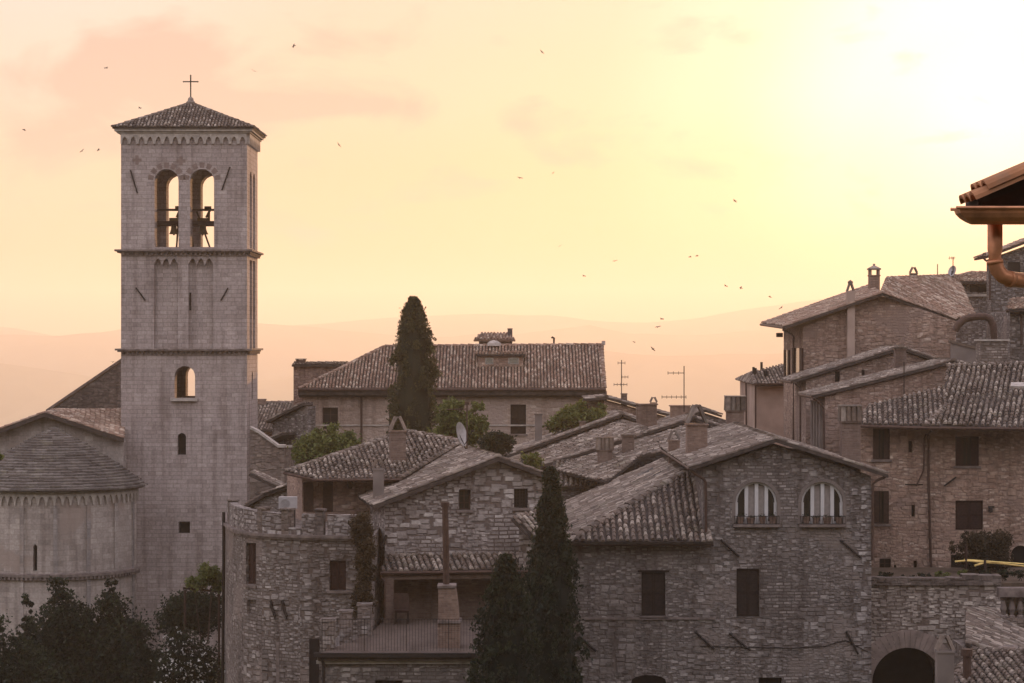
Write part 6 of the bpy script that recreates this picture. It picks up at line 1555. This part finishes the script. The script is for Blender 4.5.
for i, (x, y, w, lab, lf) in enumerate(((942, 575, 8, 'low green plant on the terrace coping left of the pergola post', LEAF_G), (963, 574, 5, 'yellow-green tuft at the pergola post on the terrace', LEAF_G), (1003, 574, 6, 'dark plant on the terrace at the right end of the coping', LEAF_D), (908, 577, 9, 'small mossy tuft on the terrace coping below the slot window', LEAF_D), (884, 576, 8, 'dark plant on the terrace coping beside the arched-window house', LEAF_D), (925, 575.5, 9, 'dark low plant at the foot of the downpipe on the terrace', LEAF_D), (985, 574.5, 10, 'dark leafy plant on the coping under the pergola', LEAF_D), (1020, 574, 11, 'dark plant on the terrace before the arched doorway', LEAF_D))):
    plant('terrace_plant', lab, 'plant', (x, 580, 83), [(x, y, 83, w, 4, 6)], 260, .12, lf, 20 + i, stems=2)
plant('leafy_branch_tree', 'green leafy branch tip poking in at the left edge beside the apse roof', 'tree', (-40, 800, 62), [(0, 453, 62, 9, 5, 9), (-14, 452, 62, 12, 9, 12), (-40, 470, 62, 24, 30, 24)], 2200, .16, LEAF_G, 41)
# garden below the church
plant('garden_tree', 'dark evergreen with a pointed top below the apse slit window', 'tree', (66, 780, 92), [(60, 600, 92, 12, 26), (66, 630, 92, 24, 34), (60, 665, 92, 34, 45), (88, 640, 92, 15, 34)], 9000, .24, LEAF_D, 31)
plant('garden_tree', 'dark conical evergreen below the tower and apse corner', 'tree', (116, 780, 92), [(109, 592, 92, 8, 22), (113, 615, 92, 17, 24), (120, 650, 92, 28, 36), (110, 672, 92, 34, 40)], 9000, .24, LEAF_D, 32)
plant('garden_tree', 'thin dark spire of a young evergreen at the left of the garden', 'tree', (27, 780, 90), [(27, 618, 90, 6, 24), (29, 645, 90, 10, 24), (28, 675, 90, 14, 34)], 2600, .22, LEAF_D, 33)
plant('shrub', 'broad dark shrub filling the lower left corner', 'bush', (8, 780, 86), [(2, 640, 86, 14, 26), (12, 668, 86, 28, 30), (40, 685, 86, 30, 28), (-15, 670, 86, 24, 40)], 5200, .22, LEAF_D, 34)
plant('shrub', 'dark shrub between the conical evergreen and the flowering bush', 'bush', (150, 780, 88), [(146, 668, 88, 18, 24), (135, 640, 88, 9, 22), (155, 690, 88, 24, 20)], 3600, .22, LEAF_D, 35)
plant('flowering_shrub', 'dark bush dotted with small white flowers beside the rounded building', 'bush', (188, 780, 82), [(182, 655, 82, 22, 26), (200, 665, 82, 20, 24), (172, 680, 82, 20, 18), (192, 690, 82, 24, 16)], 5200, .17, LEAF_D, 36, flowers=.75)
plant('hedge', 'tall clipped dark hedge at the foot of the bell tower', 'hedge', (190, 780, 90), [(190, 610, 90, 26, 20), (175, 620, 90, 16, 22), (205, 615, 90, 17, 24)], 5200, .20, LEAF_D, 37)
plant('climbing_vine', 'bright green vine spilling over a frame at the foot of the bell tower', 'vine', (203, 640, 86), [(210, 572, 86, 11, 9), (196, 583, 86, 12, 7), (216, 580, 86, 7, 12)], 1900, .18, LEAF_G, 38)
# frame the vine lies on
t = thing('pergola', 'small dark wooden frame carrying the vine beside the rounded building', 'pergola', P(203, 660, 86)); m = MB(); m.tube([P(183, 588, 86), P(221, 592, 86)], .05, 0, 6); m.tube([P(183, 588, 87.5), P(221, 592, 87.5)], .05, 0, 6); m.build('beam', WOODB, t)
for x in (185, 219): m = MB(); m.tube([P(x, 590, 86), P(x, 780, 86)], .05, 0, 6); m.build('post', WOODB, t)

# ================================================================== swallows
def swallow():
    m = MB(); b = [(-.09, .0), (-.05, .018), (.02, .022), (.07, .014), (.10, .0)]
    m.tube([V((x, 0, 0)) for x, _ in b], .018, 0, 6, r2=.012)
    for s in (-1, 1):
        w = [V((.05, 0, .008)), V((.055, s * .08, .03)), V((.0, s * .19, .02)), V((-.02, s * .10, .022)), V((-.02, 0, .006))]
        m.face(w); m.face([q - V((0, 0, .006)) for q in w][::-1])
        m.face([V((-.08, 0, 0)), V((-.15, s * .035, 0)), V((-.09, s * .005, .004))])
    return m
BIRDM = plain('swallow_feathers', (.03, .025, .025), .8, var=.2)
BIRDS = [(106, 68, 80, 'swallow high above the left shoulder of the bell tower'), (254, 71, 78, 'swallow flying just right of the tower cross'), (294, 46, 78, 'highest swallow right of the bell tower'), (24, 130, 78, 'swallow near the left edge level with the tower eaves'), (82, 151, 95, 'left one of two swallows close together beside the belfry'), (98.5, 150, 95, 'right one of two swallows close together beside the belfry'), (140, 108, 90, 'swallow skimming the left slope of the tower roof'), (339, 145, 88, 'lone swallow between the tower and the cypress, high in the sky'), (542, 52, 88, 'swallow at the top of the sky near its middle'), (520, 178, 86, 'left swallow of the pair in mid sky'), (553, 173, 86, 'right swallow of the pair in mid sky'), (560, 246, 95, 'swallow low in mid sky below the pair'), (735, 201, 84, 'lone swallow in the bright sky left of the near gutter'), (615, 261, 95, 'faint swallow above the right end of the long house'), (584, 276, 100, 'swallow low over the ridge of the long house'), (690, 257, 90, 'left bird of two close swallows over the hills'), (697, 256, 92, 'right bird of two close swallows over the hills'), (726, 286, 85, 'swallow over the hills nearest the tall gable house roof, lower of two'), (741, 288, 90, 'swallow just left of the tall gable house eave tip'), (770, 297, 88, 'swallow passing above the tall gable house eave'), (781, 308, 88, 'swallow dipping close over the tall gable house eave'), (662, 319, 84, 'swallow before the hill crest, upper of a low pair'), (658, 327, 84, 'swallow before the hill crest, lower of a low pair'), (634, 342, 88, 'swallow low before the haze beside the thin aerial'), (653, 349, 84, 'lowest swallow, just left of the tall aerial'), (113, 362, 90, 'swallow over the raking wall left of the tower')]
proto = None
for i, (x, y, Y, lab) in enumerate(BIRDS):
    loc = P(x, y, Y)
    if proto is None: proto = swallow().build('swallow', BIRDM, None, False, V((0, 0, 0))); o = proto
    else: o = proto.copy(); COL.objects.link(o)
    o.scale = (.72, .72, .72); o.location = loc; o.rotation_euler = (R.uniform(-.9, .9), R.uniform(-.5, .5), R.uniform(0, 6.28)); tag(o, lab, 'bird', 'swallows in the evening sky')
